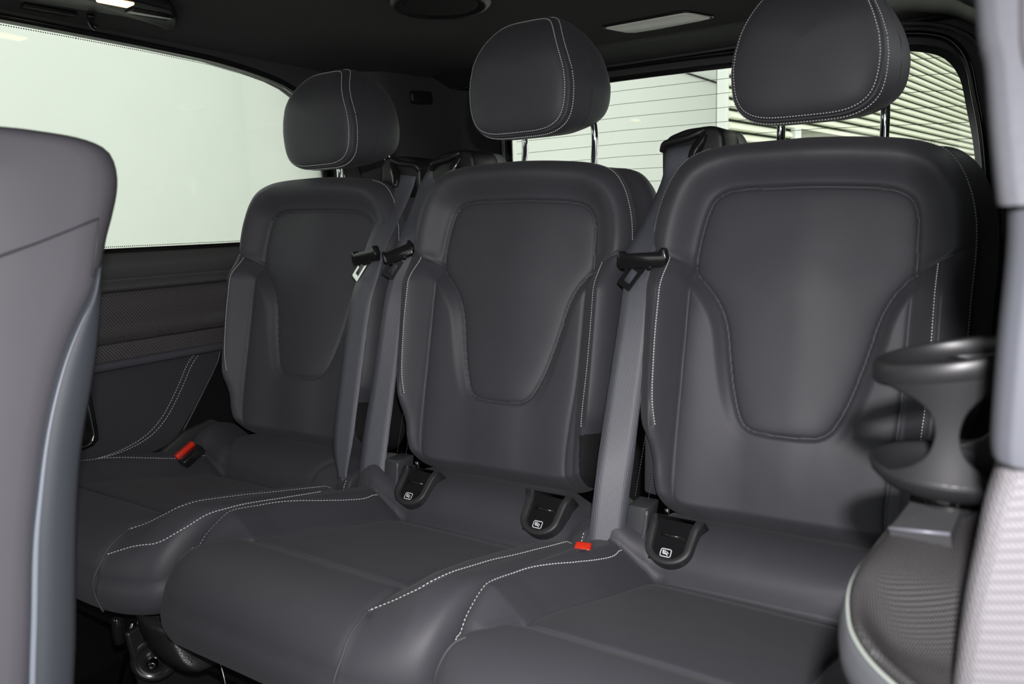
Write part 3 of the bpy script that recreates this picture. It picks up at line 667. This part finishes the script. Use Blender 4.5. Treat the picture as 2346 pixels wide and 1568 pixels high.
# sill and panels are lofted along the cabin
def profile(P, y0, y1, ny=24, warp=None):
    P = catmull(P, 5); V = []; n = len(P)
    for y in np.linspace(y0, y1, ny):
        for p in P: dx, dz = warp(y) if warp else (0, 0); V.append((p[0]+dx, y, p[1]+dz))
    return V, [(i*n+j, i*n+j+1, (i+1)*n+j+1, (i+1)*n+j) for i in range(ny-1) for j in range(n-1)]
wl_ = mobj('wall_panel_left', *profile([(-1.122, .040), (-1.108, .036), (-1.097, .028), (-1.091, .012), (-1.096, -.006), (-1.101, -.014), (-1.094, -.022), (-1.090, -.030), (-1.096, -.036), (-1.110, -.040)], YF, .75), SIL_, None, kind='structure')
mobj('woven_panel', *profile([(-1.110, -.040), (-1.112, -.050), (-1.108, -.070), (-1.110, -.092), (-1.112, -.110), (-1.104, -.126), (-1.088, -.136)], YF, .75), WV, wl_)
mobj('woven_strip', *profile([(-1.088, -.136), (-1.0845, -.140), (-1.084, -.155), (-1.085, -.171)], YF, .75), WV, wl_)
v, f = tube([(-1.0865, YF, -.137), (-1.0865, .75, -.137)], .0022, 8); mobj('strip_edge', v, f, PM, wl_)
mobj('satin_moulding', *profile([(-1.086, -.170), (-1.078, -.1735), (-1.076, -.181), (-1.080, -.188), (-1.092, -.190)], YF, .75, warp=None), SAT, wl_)
lw = mobj('lower_panel', *profile([(-1.096, -.188), (-1.100, -.20), (-1.101, -.26), (-1.103, -.32), (-1.108, -.38), (-1.118, -.46)], YF, .75), LE, wl_)
mobj('carpet_skirt', *profile([(-1.118, -.455), (-1.112, -.50), (-1.11, -.65), (-1.11, -.80)], YF, .75), CRP, wl_)
# decorative double seam on the lower panel
S = catmull([(-.091, -.190), (-.111, -.214), (-.131, -.247), (-.155, -.283), (-.177, -.311), (-.203, -.334), (-.230, -.348), (-.262, -.357), (-.30, -.362), (-.36, -.362)], 8)
for dy, dz in ((0, 0), (.010, -.004)):
    Z = S[:, 1]+dz*sst((S[:, 0]+.4)/.2); X_ = np.interp(-Z, [.188, .20, .26, .32, .38, .46], [-1.096, -1.100, -1.101, -1.103, -1.108, -1.118])
    P = np.column_stack([X_+.001, S[:, 0]+dy, Z]); v, f = dashes(resample(P, 200), np.tile([1., 0, 0], (200, 1)), L=.004, gap=.002, w=.0007, lift=.0012); mobj('stitching', v, f, TH, lw, kind='stuff')
P = catmull([(-.0855, -.192), (-.1055, -.216), (-.125, -.249), (-.149, -.286), (-.171, -.314), (-.197, -.337), (-.225, -.351), (-.26, -.3600), (-.30, -.3645)], 6)
# rear edge of the lower panel and the hard shell behind it
EDGE = [(-.022, -.190), (-.037, -.223), (-.09, -.295), (-.133, -.350), (-.150, -.366), (-.176, -.378), (-.233, -.385), (-.30, -.380), (-.38, -.374)]
E_ = catmull(EDGE, 5)
v, f = tube([(-1.097, a, b) for a, b in E_[:16]], .0016, 8); mobj('panel_edge', v, f, SAT, wl_)
poly = [tuple(p) for p in E_]+[(-.38, -.60), (.30, -.60), (.30, -.190)]
v, f = prism(poly, 'x', -1.098, -1.125, .002, 1); rl = mobj('rear_shell', v, f, PL, wl_, smooth=False)
v, f = prism([(-.135, -.352), (-.067, -.341), (-.037, -.36), (-.05, -.40), (-.107, -.43), (-.18, -.42), (-.2, -.385)], 'x', -1.085, -1.10, .004, 2); mobj('belt_recess', v, f, TR, rl)
v, f = tube(catmull([(-1.06, -.048, -.402), (-1.066, -.075, -.408), (-1.07, -.107, -.428)], 5), .002, 8); mobj('recess_edge', v, f, SAT, rl)
# speaker
sp = [(-.50, -.20), (-.345, -.196), (-.332, -.203), (-.3265, -.225), (-.321, -.30), (-.322, -.323), (-.334, -.334), (-.36, -.338), (-.50, -.346)]
v, f = prism([(a+.0055*(a > -.4), b) for a, b in sp], 'x', -1.108, -1.094, .004, 2); spk = thing('door_speaker', 'dark speaker grille with a chrome rim, half hidden by the foreground seat', 'speaker', (-1.1, -.42, -.27))
mobj('speaker_body', v, f, PG, spk)
v, f = tube([(-1.0935, a, b) for a, b in catmull([(-.44, -.205), (-.348, -.203), (-.338, -.210), (-.333, -.228), (-.327, -.30), (-.329, -.318), (-.338, -.327), (-.36, -.330), (-.44, -.336)], 6)], .0014, 8); mobj('chrome_rim', v, f, CH, spk)
V, F = [], []
for k in range(30):
    for j in range(18):
        a = -.342-.0062*j; b = -.215-.004*k-.00055*j
        if b < -.318: continue
        q = box((-1.0935, a, b), (.001, .0042, .0014)); V, F = merge((V, F), q)
mobj('speaker_slots', V, F, MESHM, spk, kind='stuff', smooth=False)

# rear pillar left, with ridge and badge
R_ = [(-1.118, .44), (-1.085, .50), (-1.060, .56), (-1.050, .62), (-1.040, .72), (-1.025, .80), (-1.00, .87)]
zs = np.linspace(-.2, .50, 16); V = []; Rc = catmull(R_, 5)
for z in zs:
    for p in Rc:
        V.append((p[0], p[1]+(.45-z)*.30*(1-sst((p[1]-.5)/.3)*.0)-.02, z))
n = len(Rc); st('wall_pillar_left', V, [(i*n+j, i*n+j+1, (i+1)*n+j+1, (i+1)*n+j) for i in range(15) for j in range(n-1)], TR)
v, f = prism([(.632, .448), (.715, .456), (.722, .45), (.722, .425), (.712, .418), (.640, .412), (.630, .418), (.627, .44)], 'x', -1.060, -1.037, .004, 2); st('trim_3', v, f, PL)

# rear window
W2 = [(-.865, .10), (-.868, .20), (-.868, .36), (-.855, .42), (-.82, .452), (-.76, .462), (-.4, .463), (0, .4535), (.16, .446), (.225, .436), (.268, .415), (.298, .37), (.315, .30), (.332, .22), (.345, .12), (.35, .02), (.35, -.05), (-.865, -.05)]
def holedy(outer, inner, y0, y1):
    v, f = holed(outer, inner, y0, y1); return [(b, a, c) for a, b, c in v], [q[::-1] for q in f]
W2c = [(float(a), float(b)-.016) for a, b in catmull(W2[:-2], 4)]+[(.35, -.066), (-.865, -.066)]
v, f = holedy([(XL-.05, -.80), (XR+.06, -.80), (XR+.06, .56), (XL-.05, .56)], [(a, b) for a, b in W2c], .83, .87); st('wall_rear', v, f, TR, smooth=False)
cx2, cz2 = -.265, .20
FR2 = [(cx2+(a-cx2)*.975, cz2+(b-cz2)*.955) for a, b in W2c]
w2 = st('window_2', *holedy(W2c, FR2, .852, .857), PG, smooth=False)
v, f = prism(W2c, 'y', .859, .863); mobj('glass_pane', v, f, GLS, w2, smooth=False)
for k in range(13):
    z = .438-k*.0345
    v, f = tube([(-.84, .856, z+.006), (-.5, .856, z+.009), (0, .856, z+.003), (.335, .856, z-.012)], .0006, 5); mobj('heater_wire', v, f, HTR, w2)
v, f = tube([(a, .824, b) for a, b in catmull([(a, b+.004) for a, b in W2[:17]], 4)], .007, 8); mobj('rubber_seal', v, f, PG, w2)
v, f = tube([(a, .79, b) for a, b in catmull([(.05, .470), (.16, .465), (.24, .452), (.30, .42), (.335, .37), (.36, .28), (.375, .15), (.385, 0)], 5)], .004, 8); st('trim_4', v, f, PM)
# right rear corner trim
cr = [(.12, .54), (.12, .483), (.20, .478), (.27, .462), (.325, .425), (.355, .37), (.375, .28), (.39, .15), (.40, 0), (.40, -.8), (.60, -.8), (.60, .54)]
v, f = prism(cr, 'y', .60, .80, .012, 3); st('trim_5', v, f, TR)
v, f = box((.385, .52, .40), (.03, .17, .012), Matrix.Rotation(.75, 3, 'Y')@Matrix.Rotation(-.25, 3, 'X'), .004); st('trim_6', v, f, PM)

v, f = box(((XL+XR)/2, YF-.03, -.53), (XR-XL+.25, .05, .56), None, .01); st('wall_light_block', v, f, TR)  # unseen low wall added behind the camera to cut ambient light
# right wall: sliding-door trim, woven armrest, pillar
v, f = box((.485, .05, -.25), (.05, 1.55, 1.10), None, .01); st('wall_right', v, f, TR)
def loft(rows, m, name, parent=None, sub=6, **k):
    rows = [catmull(r, sub) for r in rows]; G = np.stack([catmull(np.array(rows)[:, i], sub) for i in range(len(rows[0]))], 1); a, b = G.shape[:2]
    return mobj(name, G.reshape(-1, 3), [(i*b+j, i*b+j+1, (i+1)*b+j+1, (i+1)*b+j) for i in range(a-1) for j in range(b-1)], m, parent, **k)
arm = thing('side_armrest', 'woven black side armrest tray beneath the cup holder', 'armrest', (.40, -.66, -.16))
left = [(.362, -.52, -.076), (.358, -.555, -.080), (.354, -.585, -.084), (.352, -.600, -.085), (.342, -.633, -.093), (.336, -.655, -.099), (.3305, -.675, -.105), (.329, -.69, -.1105), (.3315, -.705, -.116), (.336, -.717, -.119), (.346, -.731, -.122), (.362, -.746, -.124), (.385, -.765, -.126)]
rows = []
for x, y, z in left:
    hgt = .003+.002*math.exp(-((y+.60)/.05)**2)-.016*sst(np.array([(-.66-y)/.05]))[0]
    rows.append([(x+.004, y+.004, z-.020), (x-.001, y+.001, z-.006), (x+.003, y, z+.002), (x+.018, y, z+hgt*.8+.001), (x+.038, y, z+hgt+.001), (x+.07, y, z+hgt+.004), (.47, y, z+hgt+.004)])
loft(rows, WVA, 'woven_top', arm)
loft([[(x+.0015, y-.0005, z-.003), (x-.003, y-.002, z-.009), (x-.004, y-.003, z-.022), (x+.002, y+.004, z-.045), (x+.01, y+.01, z-.12), (x+.01, y+.01, z-.30)] for x, y, z in left], PM, 'armrest_edge', arm)
v, f = tube([(x-.0008, y-.001, z-.0035) for x, y, z in catmull(left, 5)], .0009, 8); mobj('edge_line', v, f, GSH, arm)
# cover plate behind the cup holder foot
pl_ = [(.3415, -.652, -.0925), (.3700, -.656, -.0885), (.3765, -.602, -.0755), (.3545, -.598, -.0800)]
V = [Vector(p) for p in pl_]; nrm = (V[1]-V[0]).cross(V[3]-V[0]).normalized(); nrm = nrm if nrm.z > 0 else -nrm
v = [tuple(p+nrm*.0010) for p in V]+[tuple(p-nrm*.006) for p in V]
mobj('cover_plate', v, [(0, 1, 2, 3), (7, 6, 5, 4), (0, 4, 5, 1), (1, 5, 6, 2), (2, 6, 7, 3), (3, 7, 4, 0)], CVM, arm, smooth=False)
v, f = tube([V[0]+nrm*.0015, V[1]+nrm*.0015], .0011, 8); mobj('plate_edge', v, f, SAT, arm)
v, f = box((.3665, -.607, -.071), (.014, .020, .008), None, .002); mobj('clip', v, f, PG, arm)

# cup holder: slanted ring, bowl and two waisted columns
ch = thing('cup_holder', 'black plastic cup holder with a slanted ring standing on the woven armrest', 'cup holder', (.3665, -.62, -.082))
cc = np.array([.3665, -.62]); RO, RI = .0405, .0365
def topz(x): return .0035+(x-.3665)*.19
def ringband(z0f, z1f, ro, ri, n=72, bev=.0018):
    V = []; F = []
    for k in range(n):
        t = 2*PI*k/n; c, s = math.cos(t), math.sin(t)
        x = cc[0]+ro*c; zt = z1f(x); zb = z0f(x)
        for r, z in ((ri, zb+bev*.5), (ri, zt-bev), (ri+bev*.7, zt), (ro-bev*.6, zt-.0003), (ro, zt-bev), (ro, zb+bev), (ro-bev, zb), (ri+bev*.5, zb)): V.append((cc[0]+r*c, cc[1]+r*s, z))
    m = 8
    for k in range(n):
        for j in range(m): F.append((k*m+j, k*m+(j+1) % m, ((k+1) % n)*m+(j+1) % m, ((k+1) % n)*m+j))
    return V, F
v, f = ringband(lambda x: topz(x)-.0125, topz, RO, RI); mobj('holder_ring', v, f, PL, ch)
zb = -.0735
prof = [(0, zb), (.026, zb), (.033, zb+.002), (.039, zb+.008), (.0405, zb+.0125), (.0395, zb+.0145), (.037, zb+.0135), (.0355, zb+.010), (.030, zb+.0055), (.024, zb+.004), (0, zb+.004)]
v, f = lathe(Vector((cc[0], cc[1], 0)), Vector((0, 0, 1)), prof, 64); mobj('holder_bowl', v, f, PL, ch)
for ang, wmid in ((-PI/2-.02, .14), (.62, .30)):
    n, m = 26, 14; V = []
    for r in (RO, RI):
        for i in range(n):
            t = i/(n-1); ha = wmid+.75*abs(2*t-1)**3.2+.10*abs(2*t-1)
            for j in range(m):
                a = ang+ha*(2*j/(m-1)-1); rr = r-.0025*math.sin(PI*t); x = cc[0]+rr*math.cos(a); y = cc[1]+rr*math.sin(a)
                z0, z1 = zb+.011, topz(x)-.010; V.append((x, y, z0+(z1-z0)*t))
    o = n*m; F = []
    for i in range(n-1):
        for j in range(m-1): a = i*m+j; F += [(a, a+1, a+m+1, a+m), (o+a, o+a+m, o+a+m+1, o+a+1)]
        for j in (0, m-1): a = i*m+j; F.append((a, a+m, o+a+m, o+a) if j == 0 else (a, o+a, o+a+m, a+m))
    mobj('holder_column', V, F, PL, ch)
v, f = cyl((cc[0], cc[1], -.092), (0, 0, 1), .013, .02, 24, .002); mobj('holder_foot', v, f, PG, ch)

# near pillar: cloth upper part, lower trim, woven foot
def pillar(pts, y, m, name, parent=None, r=.006, wide=.09, **k):
    """pts: (x of the visible edge, z) from top to bottom"""
    rows = []
    for x, z in pts: rows.append([(x+.012, y+.09, z), (x+.003, y+.05, z), (x, y+.02, z), (x+.0012, y+.006, z), (x+.005, y, z), (x+.010, y-.002, z), (x+.03, y-.003, z), (x+wide, y-.003, z)])
    return loft(rows, m, name, parent, 4, **k)
pu = pillar([(.352, .40), (.361, .25), (.370, .149), (.374, .127), (.377, .104), (.3805, .080), (.3812, .0785)], -.76, PIL, 'wall_pillar_right', kind='structure')
pillar([(.3795, .30), (.3825, .149), (.3875, .118), (.392, .089), (.396, .078)], -.772, PIL2, 'pillar_facing', pu, label='pale facing strip')
pillar([(.3835, .082), (.3843, .075), (.3848, .058), (.3840, .027), (.3838, -.006), (.3845, -.0165), (.3855, -.018)], -.755, PIL3, 'pillar_lower_trim', pu)
pillar([(.3865, -.0185), (.3865, -.024), (.3835, -.040), (.3815, -.058), (.3795, -.076), (.3775, -.108), (.376, -.16), (.376, -.30)], -.750, WVP, 'pillar_woven_foot', pu)

# ------------------------------------------------------------------ foreground seat (second row), left
fs = thing('second_row_seat', 'blurred grey leather second-row seat in the left foreground with a dark back shell', 'seat', (-.42, -.80, -.48))
XS, XF = -.20, -.63
LEAB = catmull([(-.86, .1535), (-.84, .1545), (-.82, .1545), (-.806, .154), (-.776, .1515), (-.758, .1475), (-.748, .142), (-.7435, .134), (-.742, .122), (-.744, .108), (-.750, .090), (-.757, .072), (-.763, .052), (-.770, .032), (-.783, .012), (-.796, -.012), (-.808, -.041), (-.818, -.072), (-.827, -.109), (-.835, -.147), (-.843, -.202), (-.850, -.248), (-.866, -.36), (-.882, -.47)], 6)
SIL = catmull([(-.7625, .053), (-.7645, .038), (-.767, .021), (-.774, -.013), (-.783, -.046), (-.791, -.072), (-.799, -.105), (-.8055, -.143), (-.812, -.190), (-.822, -.264), (-.840, -.36), (-.858, -.47)], 6)
nB = 110
def tubebody(P, inner, secs, name, m, **k):
    """P: rear outline, inner: front outline (same count); secs: (x, t, drop)"""
    V = []
    for s_, fr in zip(P, inner):
        for x, t in secs: p = fr+(s_-fr)*t; c_ = min(XS-x, .035) if t > .5 and x > (XS+XF)/2 else 0; V.append((x, p[0]+.60*c_, p[1]+.09*c_))
    q = len(secs); n_ = len(P)
    F = [(i*q+j, (i+1)*q+j, (i+1)*q+(j+1) % q, i*q+(j+1) % q) for i in range(n_-1) for j in range(q)]+[tuple(range(q)), tuple(range((n_-1)*q, n_*q))[::-1]]
    return mobj(name, V, F, m, fs, **k)
BP = resample(LEAB, nB); CT = np.column_stack([np.interp(np.linspace(0, 1, nB), [0, .16, .3, 1], [-.875, -.868, -.865, -.985]), np.interp(np.linspace(0, 1, nB), [0, .16, .3, 1], [.12, .115, .10, -.47])])
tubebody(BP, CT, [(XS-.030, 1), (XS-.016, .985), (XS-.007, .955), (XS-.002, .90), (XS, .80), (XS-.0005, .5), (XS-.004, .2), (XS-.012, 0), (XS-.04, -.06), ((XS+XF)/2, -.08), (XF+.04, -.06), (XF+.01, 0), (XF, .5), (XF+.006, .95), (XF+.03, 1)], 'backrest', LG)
FSH = mat('shell_blue_grey', (0.050, 0.056, 0.068), 0.6, bump=('noise', 900, .1, .0002))
LN = resample(LEAB[int(np.argmin(np.abs(LEAB[:, 1]-.052)+(np.arange(len(LEAB)) < 40))):], 70); SL_ = resample(SIL, 70)
tubebody(SL_, LN, [(XS-.022, -.3), (XS-.004, -.02), (XS+.0006, .06), (XS-.0005, .5), (XS-.006, .9), (XS-.020, 1.0), (XS-.08, 1.04), (XF+.08, 1.04), (XF+.02, 1), (XF+.004, .5), (XF+.02, -.3)], 'back_shell', FSH, label='dark blue-grey plastic back shell')
v, f = tube([(XS+.0008, a_, b_) for a_, b_ in LN[4:]], [.0003+.0020*min(1, i_/25) for i_ in range(66)], 8); mobj('edge_line', v, f, mat('edge_highlight_grey', (.20, .22, .26), .4), fs)  # pale grey line stands in for the highlight along the shell edge
v, f = tube([(XS-.0040, -.7585, .0900), (XS+.0003, -.765, .0885), (XS+.0004, -.779, .0832), (XS+.0004, -.807, .0732), (XS+.0004, -.835, .0645), (XS-.001, -.86, .056)], .0010, 8); mobj('seam', v, f, LE, fs)
v, f = tube([(XS-.0040, -.7585, .0900), (XS-.0045, -.7615, .070), (XS-.0050, -.7675, .046)], .0007, 8); mobj('seam', v, f, LE, fs)
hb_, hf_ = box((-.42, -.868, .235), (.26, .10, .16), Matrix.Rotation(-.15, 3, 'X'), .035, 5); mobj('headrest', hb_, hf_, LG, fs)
v, f = tube([(-.34, -.845, .12), (-.34, -.848, .18)], .006, 12); mobj('headrest_post', v, f, CH, fs)
v, f = box((-.26, -.825, .166), (.05, .045, .016), None, .006); mobj('post_collar', v, f, PG, fs)

# ------------------------------------------------------------------ ceiling fittings
cl = thing('ceiling_lamp', 'unlit pale ceiling lamp lens above the rear window', 'lamp', (-.286, .573, .500))
v, f = prism([(-.392, .534), (-.386, .56), (-.372, .60), (-.355, .614), (-.30, .617), (-.20, .611), (-.176, .603), (-.186, .575), (-.200, .540), (-.215, .530), (-.30, .531), (-.38, .532)], 'z', .502, .494, .0025, 2); mobj('lamp_lens', v, f, LENS, cl)
v, f = tube([(a, b, .4985) for a, b in catmull([(-.396, .534), (-.389, .56), (-.374, .604), (-.355, .618), (-.30, .621), (-.20, .615), (-.171, .605), (-.182, .575), (-.197, .538), (-.215, .526), (-.30, .527), (-.385, .528)], 5, True)], .0025, 8); mobj('lamp_frame', v, f, PG, cl)
cv = thing('ceiling_vent', 'round dark ceiling vent in the headliner above the middle seat', 'vent', (-.565, .160, .500))
v, f = lathe(Vector((-.565, .160, .502)), Vector((0, 0, -1)), [(0, .004), (.075, .004), (.082, .009), (.092, .009), (.098, .003), (.100, 0)], 48); mobj('vent_ring', v, f, PL, cv)
v, f = lathe(Vector((-.565, .160, .4985)), Vector((0, 0, -1)), [(0, .005), (.05, .0045), (.072, .003), (.0745, 0)], 48); mobj('vent_disc', v, f, CLB, cv)
rl_ = thing('reading_lamp', 'reading lamp glowing warm in a dark ceiling console over the side window', 'lamp', (-1.02, -.20, .48))
v, f = prism([(-1.09, -.42), (-1.055, -.27), (-1.04, -.20), (-1.055, -.13), (-1.075, -.095), (-1.055, -.085), (-.99, -.125), (-.935, -.175), (-.93, -.25), (-.94, -.42)], 'z', .505, .482, .004, 2); mobj('console', v, f, PL, rl_)
v, f = box((-.957, -.268, .4815), (.030, .055, .008), Matrix.Rotation(-.1, 3, 'Z'), .003); mobj('lamp_lens', v, f, GLOW, rl_, label='warm glowing lamp lens')
v, f = box((-.985, -.185, .481), (.030, .08, .006), Matrix.Rotation(-.1, 3, 'Z'), .002); mobj('switch_strip', v, f, PG, rl_)
v, f = tube(catmull([(-1.070, -.250, .482), (-1.076, -.248, .474), (-1.082, -.242, .466), (-1.080, -.236, .462)], 5), [.007]*8+[.006]*8, 12); hk = thing('coat_hook', 'small glossy coat hook beside the reading lamp', 'hook', (-1.075, -.245, .48)); mobj('hook', v, f, PG, hk)
gh = thing('grab_handle', 'flat dark grab handle flap on the headliner at the top left edge', 'handle', (-1.10, -.30, .48))
v, f = box((-1.092, -.315, .4805), (.03, .09, .008), Matrix.Rotation(-.1, 3, 'Z'), .004); mobj('handle_flap', v, f, PL, gh)

# ------------------------------------------------------------------ under the bench
rail = thing('bench_underframe', 'black steel bench underframe with pivot bolt under the left-hand and middle cushions', 'frame', (-.66, -.45, -.80))
v, f = box((-.60, -.30, -.502), (1.30, .34, .03), None, .006); mobj('frame_pan', v, f, SB, rail)
v, f = box((-.600, -.462, -.524), (1.30, .012, .095), None, .003); mobj('front_skirt', v, f, CRP, rail)
v, f = box((-.725, -.38, -.66), (.012, .22, .28), Matrix.Rotation(.12, 3, 'X'), .004); mobj('side_plate', v, f, SB, rail)
v, f = lathe(Vector((-.710, -.470, -.590)), Vector((.75, -.62, .1)).normalized(), [(0, 0), (.036, 0), (.036, .008), (.028, .012), (.026, .009), (.012, .010), (.011, .016), (0, .016)], 40); pv = mobj('pivot_disc', v, f, SB, rail)
v, f = lathe(Vector((-.700, -.480, -.589)), Vector((.75, -.62, .1)).normalized(), [(0, .004), (.0085, .004), (.0085, .009), (.0068, .010), (.0068, .014), (.005, .0165), (.003, .0155), (0, .0155)], 24); mobj('pivot_bolt', v, f, SD, pv)
v, f = tube([(-.765, -.47, -.545), (-.785, -.475, -.60), (-.815, -.49, -.70)], .0035, 8); mobj('release_cable', v, f, SD, rail)
v, f = tube([(-.745, -.47, -.53), (-.755, -.475, -.60), (-.775, -.49, -.72)], .003, 8); mobj('release_rod', v, f, SD, rail)
v, f = tube(catmull([(-.50, -.50, -.487), (-.488, -.505, -.51), (-.474, -.51, -.535), (-.466, -.515, -.58)], 5), .0022, 8); mobj('wire', v, f, SD, rail)
v, f = box((-.80, -.475, -.565), (.018, .02, .05), None, .006); mobj('lever', v, f, PG, rail)
cvr = thing('hinge_cover', 'grained black hinge cover hanging below the join of left-hand and middle cushions', 'cover', (-.60, -.50, -.55))
rows = []
for t, (xl, xr, z, y) in enumerate([(-.672, -.580, -.474, -.515), (-.668, -.572, -.482, -.522), (-.660, -.565, -.500, -.522), (-.652, -.555, -.518, -.520), (-.645, -.545, -.532, -.515), (-.635, -.543, -.545, -.505), (-.615, -.553, -.552, -.490)]):
    rows.append([(xl, y+.06, z), (xl+.002, y+.012, z), (xl+.012, y+.001, z), ((xl+xr)/2, y-.006, z), (xr-.014, y-.002, z), (xr-.002, y+.012, z), (xr, y+.06, z)])
loft(rows, mat('grained_black', (.016, .016, .017), .38, bump=('voronoi', 420, .5, .0006)), 'cover_body', cvr)

# ------------------------------------------------------------------ outside: white hall wall and louvred shutters
v, f = box((-12.6, 6, 1.0), (.2, 40, 12), None); st('wall_hall_left', v, f, WALLM, smooth=False)
v, f = box((-7.4, 9.3, 1.0), (10.4, .2, 12), None); st('wall_hall_rear', v, f, WALLM, smooth=False)
v, f = box((-2, 8, -1.4), (60, 60, .1), None); st('floor_hall', v, f, TARM, smooth=False)
d = Vector((math.sin(math.radians(9.2)), math.cos(math.radians(9.2)), 0)); nrm = Vector((-d.y, d.x, 0))
S0 = Vector((-2.28, 7.52, 0))
def quadstrip(a, b, z0, z1, off=0.0, thick=.02):
    P = [a+nrm*-off, b+nrm*-off, b+nrm*(-off+thick), a+nrm*(-off+thick)]
    V = [(p.x, p.y, z) for z in (z0, z1) for p in P]
    return V, [(0, 3, 2, 1), (4, 5, 6, 7), (0, 1, 5, 4), (1, 2, 6, 5), (2, 3, 7, 6), (3, 0, 4, 7)]
ls = thing('louvred_shutter', 'tall wall of pale horizontal slats outside the rear window', 'shutter', tuple(S0+Vector((0, 0, -1.3))))
v, f = quadstrip(S0-d*.08, S0, -.3, 5.6, .02, .10); mobj('shutter_end_post', v, f, WALLM, ls, smooth=False)
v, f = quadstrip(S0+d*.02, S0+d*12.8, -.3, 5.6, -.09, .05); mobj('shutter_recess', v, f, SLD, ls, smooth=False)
k = 0; z = -.05
def slat(a, b, z, n_):
    V = [(p+n_*o).to_tuple()[:2]+(z+dz,) for p in (a, b) for o, dz in ((.0, .0), (.055, .012), (.05, .050), (.0, .088))]
    return V, [(0, 1, 2, 3), (7, 6, 5, 4), (0, 4, 5, 1), (1, 5, 6, 2), (2, 6, 7, 3), (3, 7, 4, 0)]
while z < 5.4:
    a = S0+d*(0 if z < 1.1 else 0); b = S0+d*(1.72 if z < 1.12 else 12.8)
    v, f = slat(a, b, z, -nrm); mobj('slat', v, f, SLM, ls, smooth=False); z += .117
v, f = quadstrip(S0+d*1.75, S0+d*1.95, -.3, 1.13, .07, .06); mobj('shutter_post', v, f, WALLM, ls, smooth=False)
v, f = quadstrip(S0+d*1.95, S0+d*12.8, -1.3, 1.12, .05, .06); mobj('shutter_plinth', v, f, mat('olive_plinth', (.20, .21, .15), .8), ls, smooth=False)
ls2 = thing('louvred_shutter', 'narrow louvred end wall where the long shutter wall stops', 'shutter', tuple(S0+d*13+Vector((0, 0, -1.3))))
e0 = S0+d*13.05+(-nrm)*-.1; dd = Vector((math.cos(-.1), math.sin(-.1), 0)); n3 = Vector((dd.y, -dd.x, 0))
z = -.05
V = []
while z < 5.4:
    v, f = slat(e0+(-nrm)*0, e0+dd*6, z, n3); mobj('slat', v, f, SLM, ls2, smooth=False); z += .117
P = [e0-n3*.08, e0+dd*6-n3*.08, e0+dd*6-n3*.12, e0-n3*.12]
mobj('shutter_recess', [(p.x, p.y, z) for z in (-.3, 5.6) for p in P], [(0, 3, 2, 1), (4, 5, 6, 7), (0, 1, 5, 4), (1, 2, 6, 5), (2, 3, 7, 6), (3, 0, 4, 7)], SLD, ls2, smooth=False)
v, f = tube([(e0+n3*.08).to_tuple()[:2]+(zz,) for zz in (-.3, 5.6)], .05, 8); mobj('corner_post', v, f, PM, ls2)
pk = [(a_+.325, b_, c_) for a_, b_, c_ in [(-.138, -.236, -.382), (-.118, -.252, -.378), (-.092, -.246, -.372), (-.070, -.225, -.366), (-.068, -.205, -.368), (-.085, -.200, -.378), (-.112, -.215, -.386)]]
pc = np.mean(pk, 0)-[0, 0, .012]
mobj('buckle_pocket', [*pk, tuple(pc)], [(i, (i+1) % 7, 7) for i in range(7)], CLB, seatM)
# thin cable and joint on the white hall wall
cb = thing('wall_cable', 'thin dark cable slanting across the white wall outside', 'cable', (-3.3, 9.17, 1.5))
v, f = tube([(-3.93, 9.18, 2.215), (-2.929, 9.18, 1.789)], .012, 8); mobj('cable', v, f, PL, cb)
v, f = box((-2.93, 9.185, 1.2), (.012, .03, 5)); st('trim_7', v, f, PM, smooth=False)
